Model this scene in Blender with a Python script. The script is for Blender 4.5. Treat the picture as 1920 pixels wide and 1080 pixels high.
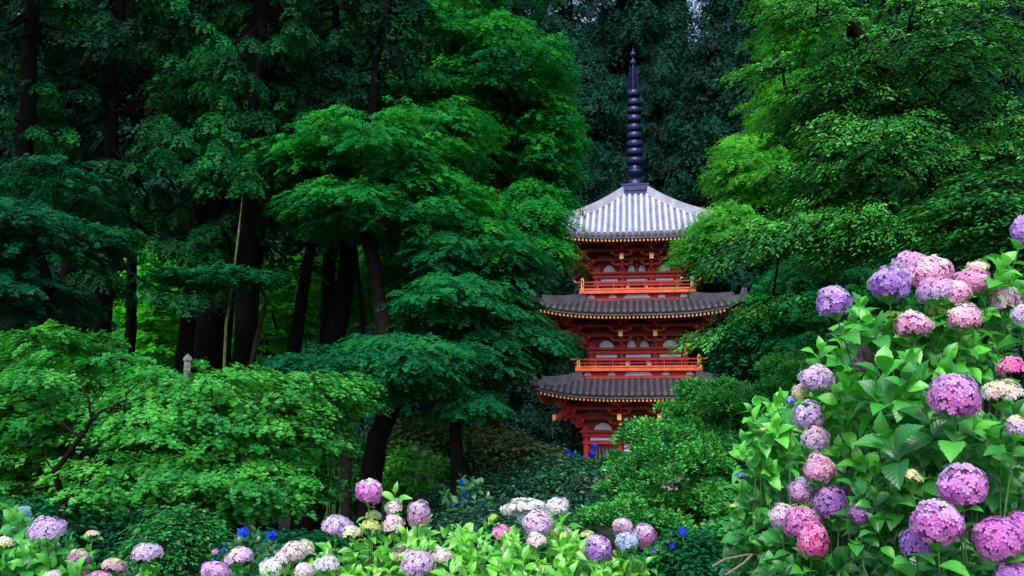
import bpy, math, random
import numpy as np
from mathutils import Vector, Matrix

# ------------------------------------------------------------------ camera, light, exposure
for o in list(bpy.data.objects): bpy.data.objects.remove(o)
SC = bpy.context.scene
COL = SC.collection
EYE = np.array([0.0, 0.0, 1.7])
FPX = 1867.0                                   # focal length in pixels of the 1920 wide photograph
PITCH = math.radians(7.92)
cam_d = bpy.data.cameras.new('camera'); cam = bpy.data.objects.new('camera', cam_d); COL.objects.link(cam)
cam_d.sensor_width = 36; cam_d.lens = 36 * FPX / 1920
cam_d.clip_start = .05; cam_d.clip_end = 3000
cam.location = EYE; cam.rotation_euler = (math.pi/2 + PITCH, 0, 0)
SC.camera = cam
SC.render.resolution_x = 1024; SC.render.resolution_y = 576

SUN_EL, SUN_AZ = math.radians(44), math.radians(192)    # azimuth clockwise from +Y: behind the camera
W = bpy.data.worlds.new('World'); SC.world = W; W.use_nodes = True
nt = W.node_tree; bg = nt.nodes['Background']
sky = nt.nodes.new('ShaderNodeTexSky'); sky.sky_type = 'NISHITA'; sky.sun_disc = False
sky.sun_elevation = SUN_EL; sky.sun_rotation = SUN_AZ; sky.dust_density = 2.5; sky.air_density = 1.2
nt.links.new(sky.outputs[0], bg.inputs[0]); bg.inputs[1].default_value = .13
sd = bpy.data.lights.new('sun', 'SUN'); sd.energy = 1.5; sd.angle = math.radians(16); sd.color = (1, .97, .92)
sun = bpy.data.objects.new('sun', sd); COL.objects.link(sun)
sdir = Vector((math.sin(SUN_AZ)*math.cos(SUN_EL), math.cos(SUN_AZ)*math.cos(SUN_EL), math.sin(SUN_EL)))
sun.rotation_euler = sdir.to_track_quat('Z', 'Y').to_euler()
SC.view_settings.view_transform = 'Standard'; SC.view_settings.look = 'None'
SC.view_settings.gamma = 1; SC.view_settings.exposure = 1.05
SC.render.engine = 'CYCLES'
SC.cycles.max_bounces = 6; SC.cycles.diffuse_bounces = 3; SC.cycles.transmission_bounces = 3; SC.cycles.glossy_bounces = 2

# ------------------------------------------------------------------ helpers
cp, sp = math.cos(PITCH), math.sin(PITCH)
def P(px, py, d):
    """world point seen at pixel (px,py) of the 1920x1080 photograph, d metres ahead of the camera"""
    a = (px-960)/FPX*d; b = (540-py)/FPX*d
    return np.array([a, d*cp - b*sp, EYE[2] + d*sp + b*cp])

def nrm(v):
    v = np.asarray(v, float); return v/np.maximum(np.linalg.norm(v, axis=-1, keepdims=True), 1e-9)

class Buf:
    def __init__(s): s.v=[]; s.t=[]; s.c=[]; s.uv=[]; s.f=[]; s.m=[]; s.n=0
    def add(s, v, f, tint=.5, col=None, uv=None, mat=0):
        v = np.asarray(v, float).reshape(-1,3); k = len(v)
        s.v.append(v); s.t.append(np.broadcast_to(np.asarray(tint, float), (k,)))
        s.c.append(np.broadcast_to(np.asarray((1,1,1) if col is None else col, float), (k,3)))
        s.uv.append(np.zeros((k,2)) if uv is None else np.asarray(uv, float))
        if isinstance(f, np.ndarray): f = [f]
        for a in f:
            a = np.asarray(a, int); a = a.reshape(-1, a.shape[-1])
            s.f.append(a + s.n); s.m.append(np.full(len(a), mat))
        s.n += k
    def box(s, c, size, mat=0, rz=0.0, tint=.5):
        hx,hy,hz = np.array(size)/2
        v = np.array([[x,y,z] for z in (-hz,hz) for (x,y) in ((-hx,-hy),(hx,-hy),(hx,hy),(-hx,hy))])
        if rz:
            ca,sa = math.cos(rz), math.sin(rz); v = np.c_[v[:,0]*ca-v[:,1]*sa, v[:,0]*sa+v[:,1]*ca, v[:,2]]
        s.add(v+np.array(c), np.array([[0,3,2,1],[4,5,6,7],[0,1,5,4],[1,2,6,5],[2,3,7,6],[3,0,4,7]]), mat=mat, tint=tint)
    def beam(s, a, b, w, h, mat=0, up=(0,0,1)):
        a=np.array(a,float); b=np.array(b,float); x=nrm(b-a); y=nrm(np.cross(up,x)); z=np.cross(x,y)
        v=[p+y*i*w/2+z*j*h/2 for p in (a,b) for i,j in ((-1,-1),(1,-1),(1,1),(-1,1))]
        s.add(v, np.array([[0,3,2,1],[4,5,6,7],[0,1,5,4],[1,2,6,5],[2,3,7,6],[3,0,4,7]]), mat=mat)
    def tube(s, pts, rad, n=6, mat=0, tint=.5, cap=True):
        pts = np.asarray(pts, float); m = len(pts)
        rad = np.broadcast_to(np.asarray(rad, float), (m,))
        d = nrm(np.gradient(pts, axis=0)); ref = np.array([0.,0,1]) if abs(d[0,2]) < .9 else np.array([1.,0,0])
        a = nrm(np.cross(np.broadcast_to(ref,(m,3)), d)); b = np.cross(d, a)
        th = np.linspace(0, 2*math.pi, n, endpoint=False)
        v = pts[:,None]+rad[:,None,None]*(a[:,None]*np.cos(th)[None,:,None]+b[:,None]*np.sin(th)[None,:,None])
        i = np.arange(m-1)[:,None]*n; j = np.arange(n)[None]; j2 = (j+1)%n
        f = np.stack([i+j, i+j2, i+n+j2, i+n+j], -1).reshape(-1,4)
        fs=[f]
        if cap and n > 3: fs += [np.arange(n)[::-1][None], (np.arange(n)+(m-1)*n)[None]]
        s.add(v.reshape(-1,3), fs, tint=tint, mat=mat)
    def lathe(s, prof, c=(0,0,0), n=20, mat=0):
        prof=np.array(prof,float); m=len(prof); th=np.linspace(0,2*math.pi,n,endpoint=False)
        v=np.stack([prof[:,0,None]*np.cos(th), prof[:,0,None]*np.sin(th), np.repeat(prof[:,1,None],n,1)],-1)+np.array(c)
        i=np.arange(m-1)[:,None]*n; j=np.arange(n)[None]; j2=(j+1)%n
        s.add(v.reshape(-1,3), np.stack([i+j,i+j2,i+n+j2,i+n+j],-1).reshape(-1,4), mat=mat)
    def inst(s, T, pos, X, Z, sc, tint=.5, col=None, mat=0):
        """stamp template T=(verts, faces, uv) at every pos with axes X (length) and Z (normal)"""
        tv, tf, tuv = T; N=len(pos); k=len(tv)
        X=nrm(X); Y=nrm(np.cross(Z,X)); Z=np.cross(X,Y)
        sc=np.broadcast_to(np.asarray(sc,float),(N,))
        v=pos[:,None]+sc[:,None,None]*(tv[None,:,0,None]*X[:,None]+tv[None,:,1,None]*Y[:,None]+tv[None,:,2,None]*Z[:,None])
        f=(tf[None]+np.arange(N)[:,None,None]*k).reshape(-1,tf.shape[1])
        t=np.repeat(np.broadcast_to(np.asarray(tint,float),(N,)),k)
        c=None if col is None else np.repeat(np.broadcast_to(col,(N,3)),k,0)
        s.add(v.reshape(-1,3), f, tint=t, col=c, uv=np.tile(tuv,(N,1)), mat=mat)
    def mesh(s, name, mats, smooth=False, attrs=('tint',)):
        v=np.concatenate(s.v); me=bpy.data.meshes.new(name)
        me.vertices.add(len(v)); me.vertices.foreach_set('co', v.astype(np.float32).ravel())
        sizes=np.concatenate([np.full(len(a),a.shape[1]) for a in s.f])
        loops=np.concatenate([a.ravel() for a in s.f]); st=np.concatenate([[0],np.cumsum(sizes)[:-1]])
        me.loops.add(len(loops)); me.loops.foreach_set('vertex_index', loops.astype(np.int32))
        me.polygons.add(len(sizes)); me.polygons.foreach_set('loop_start', st.astype(np.int32))
        for m in (mats if isinstance(mats,(list,tuple)) else [mats]): me.materials.append(m)
        me.polygons.foreach_set('material_index', np.concatenate(s.m).astype(np.int32))
        me.polygons.foreach_set('use_smooth', np.full(len(sizes), smooth))
        if 'tint' in attrs:
            a=me.attributes.new('tint','FLOAT','POINT'); a.data.foreach_set('value', np.concatenate(s.t).astype(np.float32))
        if 'col' in attrs:
            a=me.attributes.new('pcol','FLOAT_VECTOR','POINT'); a.data.foreach_set('vector', np.concatenate(s.c).astype(np.float32).ravel())
        if 'uv' in attrs:
            u=np.concatenate(s.uv); a=me.attributes.new('luv','FLOAT_VECTOR','POINT')
            a.data.foreach_set('vector', np.c_[u,np.zeros(len(u))].astype(np.float32).ravel())
        me.update(calc_edges=True); return me
    def build(s, name, mats, parent=None, **k):
        o=bpy.data.objects.new(name, s.mesh(name, mats, **k)); COL.objects.link(o)
        if parent is not None: o.parent=parent
        return o

def thing(name, label, cat, loc=(0,0,0), rz=0.0, group=None):
    o=bpy.data.objects.new(name, None); o.empty_display_size=.3; COL.objects.link(o)
    o.location=[float(x) for x in loc]; o.rotation_euler=(0,0,rz); o['label']=label; o['category']=cat
    if group: o['group']=group
    return o
def tag(o, label, cat, group=None):
    o['label']=label; o['category']=cat
    if group: o['group']=group
    return o
def struct(o, kind='structure', label=None):
    o['kind']=kind
    if label: o['label']=label
    return o

# ------------------------------------------------------------------ materials
def newmat(name):
    m=bpy.data.materials.new(name); m.use_nodes=True; t=m.node_tree; t.nodes.clear()
    out=t.nodes.new('ShaderNodeOutputMaterial'); return m,t,out
def ramp(t, stops):
    r=t.nodes.new('ShaderNodeValToRGB'); e=r.color_ramp.elements
    while len(e)<len(stops): e.new(.5)
    for i,(p,c) in enumerate(stops): e[i].position=p; e[i].color=(*c,1)
    return r
def noise(t, scale, detail=3, obj=True):
    tc=t.nodes.new('ShaderNodeTexCoord'); n=t.nodes.new('ShaderNodeTexNoise'); n.inputs['Scale'].default_value=scale
    n.inputs['Detail'].default_value=detail; t.links.new(tc.outputs['Object'], n.inputs['Vector']); return n
def surf(name, a, b, scale=3, rough=.6, bump=0, bscale=20, metal=0, spec=.5, stretch=None):
    m,t,out=newmat(name); p=t.nodes.new('ShaderNodeBsdfPrincipled'); n=noise(t,scale,5)
    if stretch:
        mp=t.nodes.new('ShaderNodeMapping'); mp.inputs['Scale'].default_value=stretch
        tc=t.nodes.new('ShaderNodeTexCoord'); t.links.new(tc.outputs['Object'],mp.inputs[0]); t.links.new(mp.outputs[0],n.inputs['Vector'])
    r=ramp(t,[(.3,a),(.7,b)]); t.links.new(n.outputs[0],r.inputs[0]); t.links.new(r.outputs[0],p.inputs['Base Color'])
    p.inputs['Roughness'].default_value=rough; p.inputs['Metallic'].default_value=metal; p.inputs['Specular IOR Level'].default_value=spec
    if bump:
        n2=noise(t,bscale,4); bp=t.nodes.new('ShaderNodeBump'); bp.inputs['Strength'].default_value=bump; bp.inputs['Distance'].default_value=.05
        if stretch: t.links.new(mp.outputs[0],n2.inputs['Vector'])
        t.links.new(n2.outputs[0],bp.inputs['Height']); t.links.new(bp.outputs[0],p.inputs['Normal'])
    t.links.new(p.outputs[0],out.inputs[0]); return m
def leafmat(name, stops, transl=.35, gloss=.05, rough=.4, veins=False):
    """leaf: diffuse + translucent + a thin sheen; colour follows the per-leaf tint"""
    m,t,out=newmat(name); at=t.nodes.new('ShaderNodeAttribute'); at.attribute_name='tint'
    r=ramp(t,stops); t.links.new(at.outputs['Fac'],r.inputs[0]); col=r.outputs[0]
    d=t.nodes.new('ShaderNodeBsdfDiffuse'); tr=t.nodes.new('ShaderNodeBsdfTranslucent'); g=t.nodes.new('ShaderNodeBsdfGlossy')
    g.inputs['Roughness'].default_value=rough; g.inputs['Color'].default_value=(.9,.95,1,1)
    if veins:
        ua=t.nodes.new('ShaderNodeAttribute'); ua.attribute_name='luv'
        sx=t.nodes.new('ShaderNodeSeparateXYZ'); t.links.new(ua.outputs['Vector'],sx.inputs[0])
        def mth(op,a,b=None):
            n=t.nodes.new('ShaderNodeMath'); n.operation=op
            for i,x in enumerate((a,b)):
                if x is None: continue
                if isinstance(x,(int,float)): n.inputs[i].default_value=x
                else: t.links.new(x,n.inputs[i])
            return n.outputs[0]
        ab=mth('ABSOLUTE',sx.outputs[1])
        ph=mth('SUBTRACT',mth('MULTIPLY',sx.outputs[0],8.0),mth('MULTIPLY',ab,7.0))
        v1=mth('POWER',mth('ABSOLUTE',mth('SINE',mth('MULTIPLY',ph,math.pi))),.35)     # 0 on a side vein
        mid=mth('MINIMUM',mth('MULTIPLY',ab,22.0),1.0)
        vv=mth('MULTIPLY',v1,mid)
        mx=t.nodes.new('ShaderNodeMixRGB'); mx.blend_type='MIX'
        hs=t.nodes.new('ShaderNodeMixRGB'); hs.blend_type='SCREEN'; hs.inputs[0].default_value=.07; hs.inputs[2].default_value=(.5,.8,.3,1)
        t.links.new(col,hs.inputs[1]); t.links.new(hs.outputs[0],mx.inputs[1]); t.links.new(col,mx.inputs[2]); t.links.new(vv,mx.inputs[0])
        col=mx.outputs[0]
        ns=noise(t,38,2); sp2=ramp(t,[(.66,(0,0,0)),(.70,(1,1,1))]); t.links.new(ns.outputs[0],sp2.inputs[0])
        mk=t.nodes.new('ShaderNodeMixRGB'); mk.inputs[2].default_value=(.16,.14,.03,1)
        sm=mth('MULTIPLY',sp2.outputs[0],.6); t.links.new(sm,mk.inputs[0]); t.links.new(col,mk.inputs[1]); col=mk.outputs[0]
        bp=t.nodes.new('ShaderNodeBump'); bp.inputs['Strength'].default_value=.22; bp.inputs['Distance'].default_value=.008
        t.links.new(vv,bp.inputs['Height'])
        for n in (d,tr,g): t.links.new(bp.outputs[0],n.inputs['Normal'])
    br=t.nodes.new('ShaderNodeMixRGB'); br.blend_type='MULTIPLY'; br.inputs[0].default_value=1; br.inputs[2].default_value=(1.3,1.25,.6,1)
    t.links.new(col,br.inputs[1]); t.links.new(col,d.inputs[0]); t.links.new(br.outputs[0],tr.inputs[0])
    a=t.nodes.new('ShaderNodeMixShader'); a.inputs[0].default_value=transl; t.links.new(d.outputs[0],a.inputs[1]); t.links.new(tr.outputs[0],a.inputs[2])
    b=t.nodes.new('ShaderNodeMixShader'); b.inputs[0].default_value=gloss; t.links.new(a.outputs[0],b.inputs[1]); t.links.new(g.outputs[0],b.inputs[2])
    t.links.new(b.outputs[0],out.inputs[0]); return m
def petalmat():
    m,t,out=newmat('hydrangea petal'); at=t.nodes.new('ShaderNodeAttribute'); at.attribute_name='pcol'
    d=t.nodes.new('ShaderNodeBsdfDiffuse'); tr=t.nodes.new('ShaderNodeBsdfTranslucent')
    t.links.new(at.outputs['Vector'],d.inputs[0]); t.links.new(at.outputs['Vector'],tr.inputs[0])
    a=t.nodes.new('ShaderNodeMixShader'); a.inputs[0].default_value=.45; t.links.new(d.outputs[0],a.inputs[1]); t.links.new(tr.outputs[0],a.inputs[2])
    t.links.new(a.outputs[0],out.inputs[0]); return m

M={}
M['soil']=surf('forest floor',(.012,.02,.008),(.03,.035,.015),1.5,.95,.8,12)
M['path']=surf('dark earth path',(.05,.045,.035),(.08,.07,.055),3,.9,.5,25)
M['bark_cedar']=surf('cedar bark',(.0015,.0015,.002),(.006,.005,.006),6,.9,.9,14,stretch=(6,6,.6),spec=.08)
M['bark_maple']=surf('maple bark',(.004,.004,.0035),(.014,.012,.009),8,.9,.6,18,spec=.08)
M['bark_mossy']=surf('mossy pale bark',(.05,.10,.03),(.20,.28,.12),8,.85,.5,20)
M['twig']=surf('grey twig',(.12,.11,.10),(.24,.22,.2),10,.85,.4,30)
M['stem']=surf('hydrangea stem',(.04,.11,.025),(.10,.22,.045),12,.6)
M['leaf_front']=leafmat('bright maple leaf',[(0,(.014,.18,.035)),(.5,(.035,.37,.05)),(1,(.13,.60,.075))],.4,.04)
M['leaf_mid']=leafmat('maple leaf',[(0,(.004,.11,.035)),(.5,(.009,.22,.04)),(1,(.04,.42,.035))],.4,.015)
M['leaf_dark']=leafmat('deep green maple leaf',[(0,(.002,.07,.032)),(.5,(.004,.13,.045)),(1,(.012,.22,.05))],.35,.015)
M['leaf_lime']=leafmat('young lime maple leaf',[(0,(.03,.25,.02)),(.5,(.07,.42,.03)),(1,(.16,.60,.05))],.45,.03)
M['leaf_paintlit']=leafmat('spring green leaf brightened as if lit',[(0,(.03,.36,.035)),(.5,(.07,.54,.04)),(1,(.18,.72,.07))],.5,.01)  # raised leaf colour stands in for sunlight the cedars block
M['leaf_cherry']=leafmat('cherry leaf',[(0,(.004,.09,.02)),(.5,(.018,.21,.025)),(.85,(.055,.38,.035)),(1,(.12,.48,.07))],.35,.05)
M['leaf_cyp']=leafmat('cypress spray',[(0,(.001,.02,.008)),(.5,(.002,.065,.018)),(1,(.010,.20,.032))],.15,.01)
M['leaf_cypdark']=leafmat('cedar spray darkened as shade',[(0,(.001,.012,.006)),(.5,(.0015,.032,.012)),(1,(.004,.09,.022))],.12,.008)  # gloom of the left wood put into the foliage colour
M['leaf_cypblue']=leafmat('blue green cypress spray',[(0,(.001,.014,.014)),(.5,(.003,.036,.028)),(1,(.007,.085,.042))],.15,.01)
M['leaf_azalea']=leafmat('azalea leaf',[(0,(.008,.13,.025)),(.5,(.025,.28,.04)),(1,(.085,.46,.06))],.25,.04)
M['leaf_shrub']=leafmat('olive shrub leaf',[(0,(.02,.07,.02)),(.5,(.05,.14,.03)),(1,(.16,.20,.08))],.25,.04)
M['leaf_yew']=leafmat('blue green shrub leaf',[(0,(.008,.06,.035)),(.5,(.015,.11,.055)),(1,(.03,.17,.08))],.2,.05)
M['leaf_red']=leafmat('dead cedar spray',[(0,(.12,.03,.015)),(1,(.30,.08,.03))],.2,.02)
M['leaf_hyd']=leafmat('hydrangea leaf',[(0,(.012,.16,.03)),(.5,(.035,.34,.035)),(1,(.13,.64,.06))],.4,.06,.42,veins=True)
M['leaf_hydlime']=leafmat('fresh hydrangea leaf',[(0,(.025,.26,.03)),(.5,(.085,.48,.04)),(1,(.24,.72,.08))],.4,.08,.38,veins=True)
M['leaf_hyddark']=leafmat('hydrangea leaf darkened as shade',[(0,(.008,.08,.02)),(.5,(.018,.14,.03)),(1,(.04,.22,.04))],.3,.05)  # darker copy of the hydrangea leaf, shade put into its colour
M['petal']=petalmat()
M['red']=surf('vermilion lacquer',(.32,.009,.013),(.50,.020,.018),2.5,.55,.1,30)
M['darkred']=surf('dark vermilion',(.15,.008,.009),(.28,.014,.012),3,.6,.1,30)  # darker red for walls, soffits, inner rafters and purlins
M['orange']=surf('orange lacquer rail',(.52,.06,.022),(.68,.12,.035),3,.5)
M['rafter']=surf('orange red rafter',(.42,.03,.014),(.54,.055,.02),4,.55)
M['rafterend']=surf('faded ochre rafter end',(.60,.20,.06),(.68,.30,.10),5,.6)
M['gold']=surf('ochre beam end',(.62,.34,.08),(.75,.45,.14),5,.5)
M['plaster']=surf('white plaster',(.52,.56,.90),(.68,.71,.97),4,.8,.1,30)
M['black']=surf('black panel for dark interior',(.004,.004,.006),(.01,.01,.012),3,.8)  # near-black panels stand in for unlit interior behind doors and windows
M['bronze']=surf('dark bronze',(.007,.012,.05),(.028,.038,.14),6,.35,.2,18,metal=.5)
M['fascia']=surf('pale eave board',(.16,.17,.26),(.26,.27,.38),4,.6)
M['stone']=surf('grey stone',(.22,.24,.26),(.38,.40,.42),12,.85,.4,40)
def tilemat(name,a,b,rough,spec):
    m,t,out=newmat(name); p=t.nodes.new('ShaderNodeBsdfPrincipled'); n=noise(t,2.2,6)
    n3=noise(t,28,3); mx=t.nodes.new('ShaderNodeMath'); mx.operation='MULTIPLY_ADD'; mx.inputs[1].default_value=.45; 
    t.links.new(n3.outputs[0],mx.inputs[0]); mm=t.nodes.new('ShaderNodeMath'); mm.operation='MULTIPLY'; mm.inputs[1].default_value=.6
    t.links.new(n.outputs[0],mm.inputs[0]); t.links.new(mm.outputs[0],mx.inputs[2])
    r=ramp(t,[(.35,a),(.68,b)]); t.links.new(mx.outputs[0],r.inputs[0]); t.links.new(r.outputs[0],p.inputs['Base Color'])
    p.inputs['Roughness'].default_value=rough; p.inputs['Specular IOR Level'].default_value=spec
    ua=t.nodes.new('ShaderNodeAttribute'); ua.attribute_name='luv'; sx=t.nodes.new('ShaderNodeSeparateXYZ'); t.links.new(ua.outputs['Vector'],sx.inputs[0])
    f=t.nodes.new('ShaderNodeMath'); f.operation='FRACT'; t.links.new(sx.outputs[0],f.inputs[0])
    bp=t.nodes.new('ShaderNodeBump'); bp.inputs['Strength'].default_value=1; bp.inputs['Distance'].default_value=.03
    t.links.new(f.outputs[0],bp.inputs['Height']); t.links.new(bp.outputs[0],p.inputs['Normal'])
    t.links.new(p.outputs[0],out.inputs[0]); return m
M['tile_pale']=tilemat('roof tile with sky glare in colour',(.36,.40,.50),(.62,.66,.76),.25,.8)  # top roof's sky reflection painted into its pale tile, pan and ridge colours
M['tile_pan']=tilemat('pan tile with sky glare in colour',(.10,.10,.20),(.20,.20,.32),.5,.4)
M['tile_ridge']=tilemat('grey ridge tile',(.20,.20,.30),(.44,.44,.54),.35,.6)
M['tile_dark']=tilemat('dark grey roof tile',(.028,.027,.038),(.105,.098,.125),.45,.5)  # plain dark grey tile, without the painted sky reflection
M['tile_darkpan']=tilemat('dark grey pan tile',(.012,.012,.02),(.035,.033,.055),.6,.4)

# ------------------------------------------------------------------ terrain
def gz(x, y):
    x=np.asarray(x,float); y=np.asarray(y,float)
    d=np.hypot(x,y)
    z=-1.6*np.clip((d-9)/25,0,1)
    hill=np.clip((y-56)/60,0,1)**1.3*26 + np.clip((-x-22)/40,0,1)**1.3*12*np.clip((y-10)/20,0,1) + np.clip((x-24)/40,0,1)**1.3*12*np.clip((y-10)/20,0,1)
    return z+hill+.12*np.sin(x*.7+1)*np.cos(y*.5)*np.clip((d-6)/6,0,1)
def grid(x0,x1,y0,y1,nx,ny,fz):
    X,Y=np.meshgrid(np.linspace(x0,x1,nx),np.linspace(y0,y1,ny)); v=np.c_[X.ravel(),Y.ravel(),fz(X,Y).ravel()]
    i=np.arange(ny-1)[:,None]*nx; j=np.arange(nx-1)[None]
    return v, np.stack([i+j,i+j+1,i+nx+j+1,i+nx+j],-1).reshape(-1,4)
b=Buf(); v,f=grid(-240,240,-120,300,161,141,gz); b.add(v,f)
struct(b.build('ground',M['soil'],smooth=True))

# ------------------------------------------------------------------ pagoda
def build_pagoda():
    D=46.0; c=P(1199,800,D); x0,y0=c[0],c[1]; yaw=math.atan2(x0,y0)
    G=-3.2+EYE[2]
    root=thing('pagoda','three storeyed vermilion pagoda with grey tiled roofs rising between the maples','pagoda',(x0,y0,G),-yaw)
    def Z(py,d): return d*math.tan(PITCH+math.atan((540-py)/FPX))+3.2
    rot=lambda v,k: np.c_[v[:,0]*[1,0,-1,0][k]-v[:,1]*[0,1,0,-1][k], v[:,0]*[0,1,0,-1][k]+v[:,1]*[1,0,-1,0][k], v[:,2]]
    class SB(Buf):            # buffer that turns everything it adds by k quarter turns
        k=0
        def add(s,v,*a,**kw): Buf.add(s,rot(np.asarray(v,float).reshape(-1,3),s.k),*a,**kw)
    specs=[ # eave half width, top half width, eave z, top z, lift, tiles, flat
        (4.45,2.55,4.55,5.28,.42,'dark'),
        (4.45,2.35,8.08,8.80,.42,'dark'),
        (4.12,.62,11.48,14.02,.40,'pale')]
    hws=[2.35,2.07,1.82]                 # body half widths
    heads=[2.92,6.58,10.03]; decks=[.9,5.72,9.20]
    for n,(Wd,wt,ze,zt,lift,kind) in enumerate(specs):
        def w(t): return Wd+(wt-Wd)*t
        def S(x,t):
            s=np.clip(np.abs(x)/w(t),0,1)
            return ze+(zt-ze)*(.72*t+.28*t*t)+lift*s**3.2*(1-t)**1.5
        pan=M['tile_pan'] if kind=='pale' else M['tile_darkpan']; tl=M['tile_pale'] if kind=='pale' else M['tile_dark']
        rf=SB(); 
        slope_len=math.hypot(Wd-wt,zt-ze)
        for k in range(4):
            rf.k=k
            ts=np.linspace(0,1,14); ss=np.linspace(-1,1,33)
            T_,S_=np.meshgrid(ts,ss,indexing='ij'); X_=S_*w(T_); v=np.c_[X_.ravel(),-w(T_).ravel(),S(X_,T_).ravel()]
            i=np.arange(13)[:,None]*33; j=np.arange(32)[None]; f=np.stack([i+j,i+j+1,i+33+j+1,i+33+j],-1).reshape(-1,4)
            rf.add(v,f,uv=np.c_[T_.ravel()*slope_len/.22, S_.ravel()],mat=0)
            # thick edge of the roof under the tiles
            xs=np.linspace(-1,1,33); xe=xs*Wd; z=S(xe,np.zeros(33))
            top=np.c_[xe,np.full(33,-Wd),z-.004]; bot=np.c_[xs*(Wd-.03),np.full(33,-Wd+.03),z-.12]
            i=np.arange(32); rf.add(np.r_[bot,top],np.stack([i,i+1,i+34,i+33],-1),mat=0)
        roof=rf.build('roof',[pan],root,smooth=True,attrs=('uv',))
        # cover tile rows
        cv=SB(); disc=SB()
        nr=int(Wd/.27); sp_=2*Wd/(2*nr)
        for k in range(4):
            cv.k=k; disc.k=k
            for q in range(-nr,nr+1):
                x=q*sp_*(1-.02/1)
                if abs(x)>Wd-.1: continue
                tm=1.0 if abs(x)<wt else (Wd-abs(x))/(Wd-wt)
                if tm<.04: continue
                t=np.linspace(0,tm*.985,max(3,int(10*tm)+2)); m=len(t); th=np.linspace(0,math.pi,6)
                r=.078; zc=S(np.full(m,x),t); yc=-w(t)
                v=np.stack([x+r*np.cos(th)[None]+0*t[:,None], yc[:,None]-.5*r*np.sin(th)[None], zc[:,None]-.01+r*1.15*np.sin(th)[None]],-1)
                i=np.arange(m-1)[:,None]*6; j=np.arange(5)[None]
                uv=np.c_[np.repeat(t*slope_len/.3,6),np.tile(th,m)]
                cv.add(v.reshape(-1,3),np.stack([i+j+1,i+j,i+6+j,i+6+j+1],-1).reshape(-1,4),uv=uv)
                # round end tile
                a=np.linspace(0,2*math.pi,10,endpoint=False); zz=float(S(np.array(x),np.array(0.)))
                ring=np.c_[x+.088*np.cos(a),np.full(10,-Wd-.03),zz+.012+.088*np.sin(a)]; back=ring+[0,.1,0]
                ii=np.arange(10); disc.add(np.r_[ring,back],[ii[None],np.stack([ii,(ii+1)%10,(ii+1)%10+10,ii+10],-1)])
        cv.v+=disc.v; cv.t+=disc.t; cv.c+=disc.c; cv.uv+=disc.uv; cv.f+=[a+cv.n for a in disc.f]; cv.m+=[a*0+1 for a in disc.m]; cv.n+=disc.n
        cv.build('tile_rows',[tl,M['tile_dark']],roof,attrs=('uv',))
        # hip ridges with end ornaments
        for k in range(4):
            rg=SB(); rg.k=k
            t=np.linspace(0.0,1,12); ww=w(t); z=S(ww,t)
            for (hw_,h0,h1,t0) in ((.13,.0,.24,0),(.085,.24,.40,2),(.07,.0,.0,0)):
                if h1==0: continue
                tt=slice(t0,None); px=ww[tt]*.995; zz=z[tt]; m=len(px); d=np.array([1,1,0])/math.sqrt(2)*hw_
                v=[]; 
                for a,zz_ in zip(px,zz):
                    c0=np.array([a,-a,zz_-.02]); v+= [c0-d+[0,0,h0],c0+d+[0,0,h0],c0+d*.8+[0,0,h1],c0-d*.8+[0,0,h1]]
                i=np.arange(m-1)[:,None]*4; j=np.arange(4)[None]; f=np.stack([i+j,i+(j+1)%4,i+4+(j+1)%4,i+4+j],-1).reshape(-1,4)
                rg.add(np.array(v),[f,np.array([[0,3,2,1]]),np.array([[0,1,2,3]])+(m-1)*4],uv=np.zeros((4*m,2)))
            # ogre tile: tapered upright plate at the low end
            c0=np.array([Wd,-Wd,z[0]-.02]); d=np.array([1,1,0])/math.sqrt(2); o_=np.array([1,-1,0])/math.sqrt(2)
            pr=[(-.17,-.02),(.17,-.02),(.2,.2),(.12,.36),(.06,.5),(-.06,.5),(-.12,.36),(-.2,.2)]
            fr=[c0+d*a+o_*.08+[0,0,h] for a,h in pr]; bk=[p-o_*.12 for p in fr]; ii=np.arange(8)
            rg.add(np.array(fr+bk),[ii[None],ii[::-1][None]+8,np.stack([ii,ii+8,(ii+1)%8+8,(ii+1)%8],-1)],uv=np.zeros((16,2)))
            rg.build('ridge',M['tile_ridge'] if kind=='pale' else M['tile_dark'],roof,smooth=False,attrs=('uv',))
        # fascia + soffit
        fa=SB(); so=SB(); ra=SB()
        hb=hws[n]
        for k in range(4):
            fa.k=so.k=ra.k=k
            xs=np.linspace(-1,1,33)
            def band(buf,wa,za,wb,zb,mat=0):
                A=np.c_[xs*wa,np.full(33,-wa),S(xs*Wd,np.zeros(33))+za]; B=np.c_[xs*wb,np.full(33,-wb),S(xs*Wd,np.zeros(33))*(1 if zb>-5 else 0)+zb]
                i=np.arange(32); buf.add(np.r_[A,B],np.stack([i,i+1,i+34,i+33],-1),mat=mat)
            band(fa,Wd-.08,-.19,Wd-.05,-.125); band(fa,Wd-.25,-.19,Wd-.08,-.19)
            # soffit: from fascia to body
            lf=lift*np.abs(xs)**3.2
            A=np.c_[xs*(Wd-.1),np.full(33,-(Wd-.1)),ze+lf-.20]; B=np.c_[xs*(Wd-1.0),np.full(33,-(Wd-1.0)),ze+lf*.35+.02]; C=np.c_[xs*hb,np.full(33,-hb),np.full(33,ze+.22)]
            i=np.arange(32); so.add(np.r_[A,B],np.stack([i,i+33,i+34,i+1],-1)); so.add(np.r_[B-[0,0,.06],C],np.stack([i,i+33,i+34,i+1],-1))
            nraf=int(2*(Wd-.15)/.165)
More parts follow.
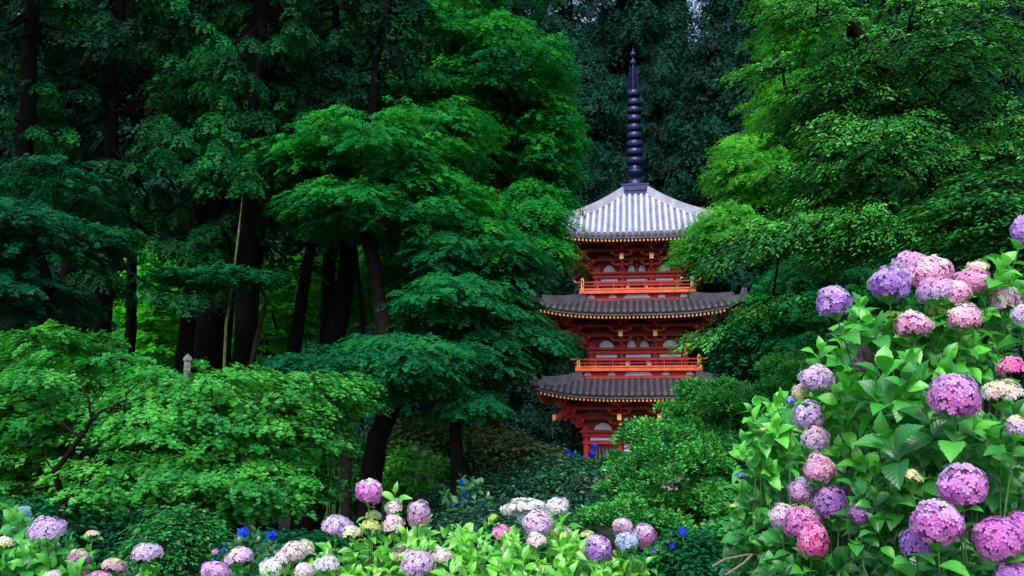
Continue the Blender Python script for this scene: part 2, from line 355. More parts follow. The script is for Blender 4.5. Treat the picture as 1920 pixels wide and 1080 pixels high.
            for q in range(nraf+1):
                x=-(Wd-.15)+q*2*(Wd-.15)/nraf; s=abs(x)/Wd; l=lift*s**3.2
                yin=-max(abs(x)+.03,Wd-1.0)
                if -yin<Wd-.2:
                    a=np.array([x,-(Wd-.16),ze+l-.26]); bb=np.array([x,yin,ze+l*.5-.02]); ra.beam(a,bb,.075,.10,0); ra.beam(a+[0,-.03,-.003],a+[0,-.0001,0],.079,.104,1)
                if abs(x)<Wd-1.0:
                    yi=-max(abs(x)+.03,hb)
                    a=np.array([x,-(Wd-.88),ze+l*.4-.19]); bb=np.array([x,yi,ze+.06])
                    if -yi<Wd-1.0: ra.beam(a,bb,.085,.12,2); ra.beam(a+[0,-.03,-.003],a+[0,-.0001,0],.089,.124,3)
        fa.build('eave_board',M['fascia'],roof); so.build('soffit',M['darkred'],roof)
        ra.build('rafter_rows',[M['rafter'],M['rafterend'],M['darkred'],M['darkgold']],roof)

        # ---- body of the storey
        zb=decks[n]; zh=heads[n]; body=SB()
        wall=SB()
        for k in range(4):
            wall.k=k; wall.box((0,-hb+.09,(zb-.2+ze)/2),(2*hb-.05,.10,ze-zb+.5))
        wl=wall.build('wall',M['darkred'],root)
        bay=[-hb,-hb*.36,hb*.36,hb]
        cl=SB(); bm=SB(); pl=SB(); 
        for k in range(4):
            cl.k=bm.k=pl.k=k
            for i,x in enumerate(bay[:3]):
                cs=SB(); cs.k=k; cs.tube([(x,-hb,zb-.2),(x,-hb,zh+.02)],.125,10); cs.build('column',M['red'],wl)
            bm.box((0,-hb-.02,zh-.10),(2*hb+.35,.20,.14)); bm.box((0,-hb-.05,zh+.06),(2*hb+.5,.34,.10))
            bm.box((0,-hb-.03,zh-.42),(2*hb+.2,.26,.13)); bm.box((0,-hb-.03,zb+.08),(2*hb+.2,.28,.16))
            for i in range(3):
                xa,xb=bay[i]+.19,bay[i+1]-.19; xm=(xa+xb)/2; ww_=xb-xa
                pl.box((xm,-hb+.02,zh-.26),(ww_,.05,.13))
                # arched plaster fields between the bracket sets
                arcs=[(xm,ww_*.34)] if i!=1 else [(xm-ww_*.26,ww_*.17),(xm+ww_*.26,ww_*.17)]
                for (ax,ar) in arcs:
                    a=np.linspace(0,math.pi,11); pts=np.c_[ax+ar*np.cos(a),np.full(11,-hb-.01),zh+.13+.30*np.sin(a)]
                    bk=pts+[0,.08,0]; ii=np.arange(11)
                    pl.add(np.r_[pts,bk],[ii[::-1][None],np.stack([ii,(ii+1)%11,(ii+1)%11+11,ii+11],-1)])
                if i==1:
                    bm.beam((xm,-hb-.02,zh+.1),(xm,-hb-.02,zh+.62),.10,.10,0,up=(0,1,0))
        bm.build('beam',M['red'],wl); pl.build('plaster_panel',M['plaster'],wl)
        # doors and windows
        for k in range(4):
            dr=SB(); dr.k=k; xm=0; ww_=bay[2]-bay[1]-.3; dz0=zb+.17; dz1=zh-.49; dh=dz1-dz0
            dr.box((0,-hb+.0,dz0+dh/2),(ww_*.62,.10,dh),0)
            for sx in (-1,1): dr.box((sx*ww_*.40,-hb-.02,dz0+dh/2),(ww_*.16,.12,dh),1); dr.box((sx*ww_*.315,-hb-.04,dz0+dh/2),(.03,.14,dh),2)
            dr.build('door',[M['black'],M['plaster'],M['darkred']],wl)
            for sx in (-1,1):
                wn=SB(); wn.k=k; xm=sx*(bay[2]+bay[3])/2; ww_=bay[3]-bay[2]-.42
                wn.box((xm,-hb+.0,dz0+dh/2),(ww_,.10,dh*.8),0)
                for q in range(7): wn.box((xm-ww_/2+(q+.5)*ww_/7,-hb-.03,dz0+dh/2),(.035,.05,dh*.8),1)
                wn.build('window',[M['black'],M['brownbar']],wl)
        # ---- bracket sets
        zr=ze+.02-zh-.12
        for k in range(4):
            for i in range(4):
                if i==3: continue
                bk=SB(); bk.k=k; x=bay[i]
                corner=(i==0)
                dirs=[np.array([0,-1.,0])]
                if corner: dirs=[np.array([-1,-1.,0])/math.sqrt(2)*1.35]
                for dv in dirs:
                    lat=np.array([-dv[1],dv[0],0]); lat/=np.linalg.norm(lat)
                    org=np.array([x,-hb,zh+.12]); st=zr/3.6
                    bk.box(org+[0,0,.09],(.3,.3,.18))
                    for q in range(3):
                        e=org+dv*(.36*(q+1))+np.array([0,0,.20+q*st])
                        bk.beam(org+np.array([0,0,.20+q*st]),e+nrm(dv)*.08,.11,.15)
                        # boat shaped arm across
                        L_=.46 if not corner else .36
                        for (dx,dzz) in ((-1,0),(1,0)):
                            bk.beam(e+np.array([0,0,.10]),e+lat*dx*L_*.72+np.array([0,0,.10]),.10,.11); bk.beam(e+lat*dx*L_*.6+np.array([0,0,.10]),e+lat*dx*L_+np.array([0,0,.17]),.10,.08)
                            pb=e+lat*dx*L_*.92+np.array([0,0,.22]); bk.box(pb,(.15,.15,.11))
                        bk.box(e+np.array([0,0,.21]),(.16,.16,.12))
                    # tail rafter with ochre end
                    e=org+dv*.80+np.array([0,0,.02+1.25*st]); tip=e+nrm(dv)*.62*(1.2 if corner else 1)+np.array([0,0,-.0])
                    bk.beam(org+np.array([0,0,.35+2.0*st]),tip,.13,.20)
                    bk.beam(tip,tip+nrm(dv)*.03,.17,.24,1)
                bk.build('bracket_set',[M['red'],M['gold']],root)
            # long purlins carried by the brackets
        pu=SB()
        for k in range(4):
            pu.k=k
            for q in (1,2,3):
                o_=hb+.36*q; pu.box((0,-o_,zh+.12+.20+(q-1)*zr/3.6+.32),(2*o_+.5,.11,.12))
        pu.build('purlin',M['darkred'],root)
        # ---- balcony of the upper storeys
        if n:
            bw=specs[n-1][1]+.08; bl=thing  # balcony half width
            dk=SB(); 
            for k in range(4):
                dk.k=k; dk.box((0,-(bw-.3),zb-.03),(2*bw,.6,.07),0); dk.box((0,-(bw+.0),zb-.03),(2*bw+.3,.09,.13),1)
            dko=dk.build('balcony',[M['red'],M['orange']],root)
            un=SB(); up_=SB()
            for k in range(4):
                un.k=up_.k=k
                un.box((0,-(bw-.25),zb-.24),(2*(bw-.25)+.1,.1,.34)); un.box((0,-(bw-.12),zb-.085),(2*bw,.12,.04))
                for xx in (-bw*.85,-bw*.45,bw*.45,bw*.85):
                    a=np.linspace(0,math.pi,9); ar=.17; pts=np.c_[xx+ar*np.cos(a),np.full(9,-(bw-.25)-.06),zb-.28+.15*np.sin(a)]; bkp=pts+[0,.05,0]; ii=np.arange(9)
                    up_.add(np.r_[pts,bkp],[ii[::-1][None],np.stack([ii,(ii+1)%9,(ii+1)%9+9,ii+9],-1)])
                v=[(-.62,-(bw-.25)-.06,zb-.29),(.62,-(bw-.25)-.06,zb-.29),(.45,-(bw-.25)-.06,zb-.12),(-.45,-(bw-.25)-.06,zb-.12)]
                v=np.array(v); up_.add(np.r_[v,v+[0,.05,0]],[np.array([[0,1,2,3]]),np.array([[0,4,5,1],[1,5,6,2],[2,6,7,3],[3,7,4,0]])])
                for xx in np.linspace(-bw+.2,bw-.2,9): un.box((xx,-(bw-.14),zb-.13),(.09,.2,.05))
            un.build('balcony_bracket',M['red'],dko); up_.build('plaster_panel',M['plaster'],dko)
            rl=SB(); po=SB()
            for k in range(4):
                rl.k=po.k=k
                rl.beam((-bw-.28,-bw,zb+.42),(bw+.28,-bw,zb+.42),.06,.06); rl.beam((-bw-.2,-bw,zb+.26),(bw+.2,-bw,zb+.26),.045,.04); rl.beam((-bw-.14,-bw,zb+.10),(bw+.14,-bw,zb+.10),.07,.07,1)
                for sx in (-1,1): rl.beam((sx*(bw+.26),-bw,zb+.42),(sx*(bw+.40),-bw,zb+.50),.06,.06,1)
                for xx in np.linspace(-bw,bw,8)[1:-1]: rl.box((xx,-bw,zb+.22),(.05,.05,.36),0)
                po.box((-bw,-bw,zb+.26),(.13,.13,.56),1); po.lathe([(.001,.64),(.05,.60),(.07,.56),(.04,.53)],(-bw,-bw,zb),8,1); po.build('corner_post',[M['red'],M['gold']],dko); po=SB(); po.k=k
            rl.build('handrail',[M['red'],M['orange']],dko)
    # stone platform
    pf=SB(); pf.box((0,0,.2),(7.4,7.4,1.4)); pf.box((0,0,.93),(7.7,7.7,.12)); pf.build('stone_platform',M['stone'],root)
    # ---- spire
    fin=thing('spire','', '' ); del fin['label']; del fin['category']; fin.parent=root
    def zz(py): return Z(py,46.0)
    u=Buf(); u.box((0,0,14.02),(1.34,1.34,.16)); u.box((0,0,14.14),(1.1,1.1,.2)); u.box((0,0,14.37),(1.22,1.22,.26)); u.box((0,0,14.52),(1.3,1.3,.07)); u.build('dew_basin',M['bronze'],fin)
    u=Buf(); u.lathe([(.40,14.55),(.41,14.68),(.36,14.82),(.24,14.93),(.1,14.97)],n=20); u.build('dome',M['bronze'],fin,smooth=True)
    u=Buf(); u.lathe([(.12,14.93),(.15,15.02),(.30,15.10),(.40,15.22),(.42,15.32),(.34,15.3),(.25,15.35),(.28,15.5),(.2,15.6),(.12,15.62)],n=16); u.build('lotus_collar',M['bronze'],fin,smooth=True)
    u=Buf(); u.tube([(0,0,14.9),(0,0,zz(115))],[.09,.06],10); u.build('shaft',M['bronze'],fin)
    ys=[299,282,267,251,236,219,203,188,171]
    for i,y in enumerate(ys):
        r=.43-.013*i; z=zz(y); u=Buf()
        u.lathe([(.10,z-.05),(r*.78,z-.13),(r*.94,z-.10),(r,z+.0),(r*.99,z+.12),(r*.84,z+.18),(.10,z+.22)],n=24)
        u.build('ring',M['bronze'],fin,smooth=True)
    # water flame: four pierced upright plates
    u=Buf(); rs=np.random.RandomState(3)
    z0,z1=zz(165),zz(122)
    for k in range(4):
        a=k*math.pi/2+.3; d=np.array([math.cos(a),math.sin(a),0])
        for q in range(16):
            t=q/16; zc=z0+(z1-z0)*t; wd=.34*(1-.55*t)
            p0=d*.03+[0,0,zc]; p1=d*wd*.6+[0,0,zc+.05]; p2=d*wd+[0,0,zc+.2]
            u.tube([p0,p1,p2],[.035,.03,.012],4)
    u.build('water_flame',M['bronze'],fin)
    u=Buf(); z=zz(110); u.lathe([(.03,z-.2),(.07,z-.17),(.1,z-.1),(.16,z),(.1,z+.09),(.04,z+.14),(.05,z+.2)],n=14); u.build('dragon_wheel',M['bronze'],fin,smooth=True)
    u=Buf(); z=zz(95); u.lathe([(.05,z-.16),(.13,z-.08),(.16,z),(.12,z+.08),(.05,z+.15),(.015,z+.25),(.001,z+.34)],n=14); u.build('jewel',M['bronze'],fin,smooth=True)
    return root
M['darkgold']=surf('dull ochre beam end',(.35,.17,.05),(.45,.24,.08),5,.6)
M['brownbar']=surf('brown window bar',(.16,.05,.03),(.24,.09,.05),6,.6)
build_pagoda()

# ------------------------------------------------------------------ leaf templates (verts, faces, uv)
def T_rhomb(w=.35):
    v=np.array([[0,0,0],[.45,-w,0.02],[1,0,-.05],[.45,w,.02]]); return v,np.array([[0,1,2,3]]),np.zeros((4,2))
def T_maple(lobes=5,w=.13):
    V=[];F=[]
    for i in range(lobes):
        a=(i-(lobes-1)/2)*math.radians(46 if lobes>3 else 55); L=1-.28*abs(i-(lobes-1)/2)/((lobes-1)/2)*1.0
        d=np.array([math.cos(a),math.sin(a),0]); n=np.array([-d[1],d[0],0]); k=len(V)
        V+= [np.zeros(3),d*.45*L-n*w,d*L+np.array([0,0,-.12*L]),d*.45*L+n*w]; F.append([k,k+1,k+2,k+3])
    return np.array(V),np.array(F),np.zeros((len(V),2))
def T_spray():   # flattened conifer spray: a midrib lobe and four side fingers
    V=[];F=[]
    for (x,a,L,w) in ((0,0,1,.10),(.15,50,.5,.09),(.15,-50,.5,.09),(.45,42,.42,.08),(.45,-42,.42,.08)):
        a=math.radians(a); d=np.array([math.cos(a),math.sin(a),0]); n=np.array([-d[1],d[0],0]); o=np.array([x,0,-.1*x]); k=len(V)
        V+=[o,o+d*.5*L-n*w,o+d*L-[0,0,.12*L],o+d*.5*L+n*w]; F.append([k,k+1,k+2,k+3])
    return np.array(V),np.array(F),np.zeros((len(V),2))
def T_oval():    # small folded leaf
    v=np.array([[0,0,0],[.3,-.2,.05],[.72,-.18,.04],[1,0,-.06],[.72,.18,.04],[.3,.2,.05],[.35,0,0],[.7,0,-.01]])
    return v,np.array([[0,1,6,5],[1,2,7,6],[6,7,4,5],[2,3,4,7]]),np.zeros((8,2))
def T_hyd(wf=1.0):     # broad ovate leaf, folded along the midrib, arching, with a drawn out tip
    xs=np.linspace(0,1,14); prof=np.interp(xs,[0,.12,.3,.5,.7,.86,1.0],[.02,.20,.315,.33,.25,.12,0.0])
    ws=[w*wf*(1+(.05 if q%2 else -.05)) for q,w in enumerate(prof)]
    V=[];U=[]
    for x,w in zip(xs,ws):
        z=.10*math.sin(x*math.pi)-.22*x*x
        for s in (-1,-.5,0,.5,1):
            V.append([x,s*w,z+abs(s)*w*.30-(.05*w if abs(s)==1 else 0)]); U.append([x,s*w])
    F=[]
    for i in range(len(xs)-1):
        for j in range(4): F.append([i*5+j,(i+1)*5+j,(i+1)*5+j+1,i*5+j+1])
    return np.array(V,float),np.array(F),np.array(U,float)
def T_petals():
    V=[];F=[]
    for k in range(4):
        a=k*math.pi/2; c,s=math.cos(a),math.sin(a)
        pts=[(0,0,0),(.32,-.30,.03),(.84,-.40,.10),(1,0,.03),(.84,.40,.10),(.32,.30,.03),(.55,0,.0)]
        b0=len(V); V+=[(x*c-y*s,x*s+y*c,z) for x,y,z in pts]
        F+=[[b0,b0+1,b0+6,b0+5],[b0+1,b0+2,b0+3,b0+6],[b0+6,b0+3,b0+4,b0+5]]
    return np.array(V,float),np.array(F),np.zeros((len(V),2))
RH=T_rhomb(); RHW=T_rhomb(.27); MP5=T_maple(5); MP3=T_maple(3,.17); SPR=T_spray(); OV=T_oval(); HY=T_hyd(); HYN=T_hyd(.72); PT=T_petals()

# ------------------------------------------------------------------ trees
def pads_leaves(rs, C, U, L, per, spread=1.3, droop=.25, thick=.04, K=9, size=.07, tjit=.13, ttint=None, upj=.35, lat=.07, inward=.12,xup=0.):
    """leaves on fan shaped horizontal sprays; C root points, U outward horizontal unit vectors, L lengths"""
    n=len(C); per=np.maximum((per*(L/np.mean(L))**2*rs.uniform(.55,1.3,n)).astype(int),6); idx=np.repeat(np.arange(n),per); N=len(idx)
    k=rs.randint(0,K,N); off=rs.uniform(-.12,.12,(n,K))
    th=((k+.5)/K-.5)*2*spread+off[idx,k]
    lenk=rs.uniform(.5,1.2,(n,K)); t=rs.uniform(inward,1,N)**.75
    Lk=L[idx]*lenk[idx,k]*(.6+.4*np.cos(th*.8))
    ca,sa=np.cos(th),np.sin(th); u=U[idx]; d=np.c_[u[:,0]*ca-u[:,1]*sa,u[:,0]*sa+u[:,1]*ca,np.zeros(N)]
    pr=np.c_[-d[:,1],d[:,0],np.zeros(N)]
    side=rs.normal(0,1,N); wid=lat*L[idx]*(1.25-t)*1.6
    pos=C[idx]+d*(t*Lk)[:,None]+pr*(side*wid)[:,None]
    tilt=rs.normal(0,.12,(n,2))
    rel=pos-C[idx]
    pos[:,2]+=-droop*L[idx]*t**2 + rs.normal(0,1,N)*thick*L[idx] + (rel[:,:2]*tilt[idx]).sum(1) + rs.normal(0,.05,(n,K))[idx,k]*L[idx]*t
    X=d*1.0+pr*np.sign(side)[:,None]*rs.uniform(.1,1.2,N)[:,None]; X[:,2]-=2*droop*t+rs.uniform(-.1,.3,N)-xup
    Z=np.c_[rs.normal(0,upj,N),rs.normal(0,upj,N),np.ones(N)]; Z[:,:2]+=d[:,:2]*(2*droop*t)[:,None]
    sz=size*rs.uniform(.65,1.25,N)
    if ttint is None: ttint=rs.uniform(.3,.7,n)
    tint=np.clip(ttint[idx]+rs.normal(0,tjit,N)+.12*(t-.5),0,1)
    # twigs
    return pos,X,Z,sz,tint,(off,lenk)
def pad_twigs(rs,b,C,U,L,off,lenk,spread,droop,K,r=.006,step=1):
    for i in range(0,len(C)):
        for k in range(0,K,step):
            th=((k+.5)/K-.5)*2*spread+off[i,k]; Lk=L[i]*lenk[i,k]*(.6+.4*math.cos(th*.8))*.9
            d=np.array([U[i,0]*math.cos(th)-U[i,1]*math.sin(th),U[i,0]*math.sin(th)+U[i,1]*math.cos(th),0])
            t=np.array([0,.5,1.]); p=C[i]+d*(t*Lk)[:,None]; p[:,2]-=droop*L[i]*t**2
            b.tube(p,[r,r*.7,r*.3],3,cap=False)
def skeleton(rs, trunk, C, seg=.5, jit=.08, up_pen=1.2, arch=.15):
    nodes=[np.array(p,float) for p in trunk]; par=[-1]+list(range(len(trunk)-1)); nt_=len(trunk)
    order=np.argsort([min(np.linalg.norm(np.array(trunk)-c,axis=1)) for c in C]); ends={}
    A=np.array(nodes)
    for ci in order:
        c=C[ci]; d=np.linalg.norm(A-c,axis=1); dz=A[:,2]-c[2]
        cost=d+up_pen*np.maximum(dz+.0*d,0)+np.where(np.arange(len(A))<nt_*.25,3.,0)
        j=int(np.argmin(cost)); a=A[j]; L=np.linalg.norm(c-a); m=max(2,int(L/seg)+1); prev=j
        add=[]
        for q in range(1,m+1):
            t=q/m; p=a+(c-a)*t; p=p+np.array([0,0,arch*L*math.sin(math.pi*t)*.5]); 
            if q<m: p=p+rs.normal(0,jit*min(1,L*.4),3)
            nodes.append(p); par.append(prev); prev=len(nodes)-1; add.append(p)
        A=np.vstack([A,add]); ends[ci]=prev
    return nodes,par
def limbs(b, nodes, par, tip=.012, trunk_r=None, ntrunk=0, e=2.4, n1=9, n2=5, flare=1.3):
    N=len(nodes); ch=[[] for _ in range(N)]
    for i,p in enumerate(par):
        if p>=0: ch[p].append(i)
    r=np.zeros(N)
    for i in range(N-1,-1,-1):
        r[i]=(sum(r[c]**e for c in ch[i]))**(1/e) if ch[i] else tip
    if trunk_r is not None:
        k=trunk_r/max(r[0],1e-6)
        if k<1: r=r*np.where(r>.03,np.maximum(k,.4),1)
        for i in range(ntrunk):
            base=trunk_r*(1-.45*i/max(1,ntrunk-1)); r[i]=max(r[i]*min(k,1),base)
        r[0]*=flare
    done=set(); heads=[0]
    while heads:
        h=heads.pop(); chain=[h]; cur=h
        while ch[cur]:
            nx=max(ch[cur],key=lambda c:(c<ntrunk, r[c]))
            for c in ch[cur]:
                if c!=nx: heads.append((cur,c)) if False else heads.append(c)
            chain.append(nx); cur=nx
        if par[chain[0]]>=0: chain=[par[chain[0]]]+chain; rr=[min(r[chain[0]],r[chain[1]]*1.15)]+[r[c] for c in chain[1:]]
        else: rr=[r[c] for c in chain]
        if len(chain)>1: b.tube([nodes[c] for c in chain],rr,n1 if rr[0]>.05 else n2,cap=False)

def tree(name,label,cat,base,trunk_pts,trunk_r,crowns,npads,padL,per,leafmat_,T,size,seed,droop=.25,spread=1.35,bark='bark_maple',
         twigs=False,group=None,thick=.04,upj=.35,tints=(.3,.7),K=9,lat=.07,shell=.45,outward=None,arch=.15,tip=.012,flat=1.0,up_pen=1.2,topbright=.0,xup=0.,extra=()):
    """crowns: list of (centre, radii, weight)"""
    rs=np.random.RandomState(seed); root=thing(name,label,cat,base,group=group); base=np.array(base,float)
    tr=np.array(trunk_pts,float)
    # resample trunk
    seg=[tr[0]]
    for a,c in zip(tr[:-1],tr[1:]):
        m=max(2,int(np.linalg.norm(c-a)/.6)); 
        for q in range(1,m+1): seg.append(a+(c-a)*q/m)
    seg=np.array(seg); seg[1:-1]+=rs.normal(0,trunk_r*.12,(len(seg)-2,3))*[1,1,0]
    Cs=[];Us=[];Tn=[]
    wts=np.array([c[2] for c in crowns],float); cnt=(npads*wts/wts.sum()).astype(int)
    for (c,rad,_),m in zip(crowns,cnt):
        c=np.array(c,float); rad=np.array(rad,float); d=nrm(rs.normal(0,1,(m,3))); rr=rs.uniform(shell,1,m)**.6
        p=c+d*rr[:,None]*rad
        ax=seg[np.argmin(np.abs(seg[:,2][None]-np.minimum(p[:,2],seg[-1,2])[:,None]),axis=1)]
        o=(p-ax)[:,:2]*.5+(p-c)[:,:2]*1.0+rs.normal(0,.35*rad[0],(m,2))
        if outward is not None: o=o*.6+np.array(outward)[None]*rad[0]*.6
        Cs.append(p); Us.append(nrm(o)); Tn.append(np.clip(rs.uniform(*tints,m)+topbright*(d[:,2]*rr),0,1))  # topbright lightens upper sprays, painting light from above into leaf tint
    C=np.concatenate(Cs); U=np.concatenate(Us); Tn=np.concatenate(Tn); L=padL*rs.uniform(.6,1.3,len(C))
    nodes,par=skeleton(rs,seg-base,C-base,arch=arch,up_pen=up_pen)
    b=Buf(); limbs(b,nodes,par,tip,trunk_r,len(seg))
    for pts,r0 in extra:
        q=np.array(pts)-base; t=np.linspace(0,1,len(q)*3); k=np.linspace(0,1,len(q)); q=np.c_[np.interp(t,k,q[:,0]),np.interp(t,k,q[:,1]),np.interp(t,k,q[:,2])]
        q[1:-1]+=rs.normal(0,r0*.6,(len(q)-2,3)); b.tube(q,np.linspace(r0,r0*.2,len(q)),6,cap=False)
    pos,X,Z,sz,ti,(off,lenk)=pads_leaves(rs,C-base-U_h(U,L*.35),U,L,per,spread,droop,thick,K,size,ttint=Tn,upj=upj,lat=lat,xup=xup)
    if twigs: pad_twigs(rs,b,C-base-U_h(U,L*.35),U,L,off,lenk,spread,droop,K)
    b.build('trunk',M[bark],root,smooth=True)
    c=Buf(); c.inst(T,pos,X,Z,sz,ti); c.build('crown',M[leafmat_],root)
    return root
def U_h(U,s): return np.c_[U*s[:,None],np.zeros(len(U))]

def gpt(px,d):
    """ground point in the direction of column px, at distance d"""
    p=P(px,800,d); return np.array([p[0],p[1],float(gz(p[0],p[1]))])
def crown(px,py,d,rpx,rpy,rd,w=1):
    """ellipsoid crown mass: centre by sight line, real radii in metres from its apparent size at that distance"""
    return (P(px,py,d),(rpx*d/FPX,rd,rpy*d/FPX),w)
# ------------------------------------------------------------------ conifers
def conifer(name,label,base,H,r,lean=(0,0),z0=5,nb=60,bl=3.0,per=60,size=.10,mat='leaf_cyp',seed=0,group=None,padL=.55,T=None,droop=.75,zmax=None,cl=5,bark='bark_cedar'):
    rs=np.random.RandomState(seed); root=thing(name,label,'conifer',base,group=group)
    zs=np.linspace(0,H,14); tr=np.c_[lean[0]*zs,lean[1]*zs,zs]; tr[1:,:2]+=rs.normal(0,.03,(13,2)); tr[0,2]-=.4
    b=Buf(); b.tube(tr,r*np.linspace(1.12,.18,14),12)
    Cs=[];Us=[];Ts=[]
    for i in range(nb):
        z=z0+(H-z0)*((i+rs.rand())/nb)**.95; a=rs.uniform(0,2*math.pi); L=bl*(1-.75*((z-z0)/(H-z0))**1.3)*rs.uniform(.7,1.15)
        d=np.array([math.cos(a),math.sin(a),0]); p0=np.array([lean[0]*z,lean[1]*z,z]); t=np.linspace(0,1,6)
        dip=rs.uniform(.12,.4)
        pts=p0+d*(t*L)[:,None]; pts[:,2]+=(-dip*np.sin(t*math.pi*.8)+.12*t**3)*L
        b.tube(pts,np.linspace(.05,.012,6),4,cap=False)
        m=max(3,int(cl*L/2.2)); pr=np.array([-d[1],d[0],0]); bt=rs.uniform(.25,.75)
        for q in range(m):
            tt=.28+.72*(q+rs.rand()*.6)/m; s=rs.uniform(-1,1)*.36*L*(1.1-tt)
            c=p0+d*tt*L+pr*s; c[2]+=(-dip*math.sin(tt*math.pi*.8)+.12*tt**3)*L-abs(s)*.2
            Cs.append(c); Us.append(nrm(d+pr*s*.8)); Ts.append(np.clip(bt+rs.normal(0,.12),0,1))
    C=np.array(Cs);U=np.array(Us); L=padL*rs.uniform(.6,1.35,len(C))
    b.build('trunk',M[bark],root,smooth=True)
    pos,X,Z,sz,ti,_=pads_leaves(rs,C,U,L,per,2.5,droop,.05,13,size,ttint=np.array(Ts),upj=.3,lat=.09,inward=.05)
    c=Buf(); c.inst(SPR if T is None else T,pos,X,Z,sz,ti); c.build('crown',M[mat],root)
    return root
def copy_tree(src,loc,rz,label,group=None,scale=1.0):
    r=src.copy(); COL.objects.link(r); r.location=[float(v) for v in loc]; r.rotation_euler=(0,0,rz); r.scale=(scale,)*3; r['label']=label
    if group: r['group']=group
    for ch in list(src.children):
        c=ch.copy(); COL.objects.link(c); c.parent=r
    return r

# left hand cedars with visible trunks: (px at eye level, distance, radius, lean x, height, first foliage, label)
lefts=[
 (8,19.5,.26,.0,17,10.5,'dark cedar at the left edge of the photo, its trunk behind the bright maple'),
 (108,23,.22,.01,17,10,'slim dark cedar second from the left edge, trunk showing above the bright maple'),
 (232,25,.17,.0,17,9,'thin cedar between the left edge trees and the close group of thick trunks'),
 (322,24.5,.30,.06,19,10,'thick dark cedar, left one of the close group behind the bright maple'),
 (372,23.0,.29,.03,20,10.5,'thick dark cedar mid close group, small pale stone post before its foot'),
 (405,26.0,.31,.02,21,11,'broad dark cedar hidden partly behind its neighbours, left of the mossy sapling'),
 (438,24.0,.27,.05,20,10,'dark cedar right of the slender mossy sapling'),
 (498,24.0,.22,.14,12.5,8.5,'leaning reddish black cedar, left one of the leaning pair'),
 (572,22.0,.30,.13,13,8.5,'thick leaning black cedar, right one of the leaning pair'),
]
for i,(px,d,r,lx,H,z0,lab) in enumerate(lefts):
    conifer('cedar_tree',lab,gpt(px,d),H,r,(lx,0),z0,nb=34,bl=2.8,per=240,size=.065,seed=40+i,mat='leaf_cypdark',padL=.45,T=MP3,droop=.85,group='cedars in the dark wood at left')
g=gpt(230,19)
conifer('cypress_tree','cypress with scalloped drooping green sprays high at upper left',gpt(180,21),17,.22,(0,0),6.0,nb=66,bl=3.2,per=360,size=.05,seed=71,padL=.40,T=MP3,droop=.85,cl=8)
conifer('cypress_tree','cypress with brighter scalloped sprays, top centre of the left half',gpt(440,20.5),18,.22,(.02,0),7.6,nb=62,bl=3.0,per=360,size=.05,seed=72,padL=.40,T=MP3,droop=.85,cl=8)
conifer('cypress_tree','dark cypress beside the upper end of the tall maple',gpt(610,27),19,.25,(.0,0),8,nb=70,bl=3.2,per=130,size=.11,seed=73,padL=.55,T=MP3,droop=.85)
# dead reddish spray
# slim mossy sapling
g=gpt(415,21.5); t=thing('sapling','slender leaning mossy sapling stem between two thick dark trunks','sapling',g)
b=Buf(); pts=np.array([g,P(424,610,21.6),P(436,530,21.7),P(446,450,21.8),P(453,390,21.9),P(462,290,22.2)])-g; b.tube(pts,[.038,.036,.032,.028,.022,.012],7); b.build('trunk',M['bark_mossy'],t,smooth=True)
rs=np.random.RandomState(5); C=pts[-1]+rs.normal(0,.5,(6,3)); pos,X,Z,sz,ti,_=pads_leaves(rs,C,nrm(rs.normal(0,1,(6,3))*[1,1,0]),np.full(6,.6),80,size=.09)
b=Buf(); b.inst(MP3,pos,X,Z,sz,ti); b.build('crown',M['leaf_mid'],t)

# cypresses behind the pagoda and the dark wood closing the view
protoA=conifer('cypress_tree','tall blue green cypress right behind the pagoda spire',gpt(1240,55),25,.4,(0,0),2,nb=150,bl=4.4,per=250,size=.085,T=MP3,droop=.85,seed=90,mat='leaf_cypblue',padL=.85,cl=6)
protoB=conifer('cypress_tree','dark blue cypress behind the left slope of the top pagoda roof',gpt(1105,57),26,.4,(0,0),2.5,nb=150,bl=4.6,per=250,size=.085,T=MP3,droop=.85,seed=91,mat='leaf_cypblue',padL=.9,cl=5)
protoC=conifer('cedar_tree','dark cedar with bare trunk right of the pagoda spire',gpt(1345,53),25,.42,(0,0),8,nb=130,bl=4.2,per=90,size=.20,seed=92,mat='leaf_cypblue',padL=.85,cl=6)
rs=np.random.RandomState(8)
far=[(p+rs.uniform(-25,25),rs.uniform(58,66)) for p in range(-60,2050,105)]+[(p+rs.uniform(-30,30),rs.uniform(70,84)) for p in range(-60,2050,120)]+[(p,rs.uniform(42,50)) for p in (-40,60,170)]+[(p,rs.uniform(52,58)) for p in (250,790)]+[(p,rs.uniform(60,66)) for p in (400,530,660)]+[(p,rs.uniform(38,48)) for p in (1480,1580,1700,1800,1900,2000)]
for i,(px,d) in enumerate(far):
    if d>57 and (300<px<400 or 1360<px<1400): continue
    copy_tree((protoA,protoB,protoC)[i%3],gpt(px,d),rs.uniform(0,6.28),'tall dark conifer deep in the wood behind the garden','conifers deep in the wood',rs.uniform(1.2,1.75) if d>55 else rs.uniform(.85,1.1))

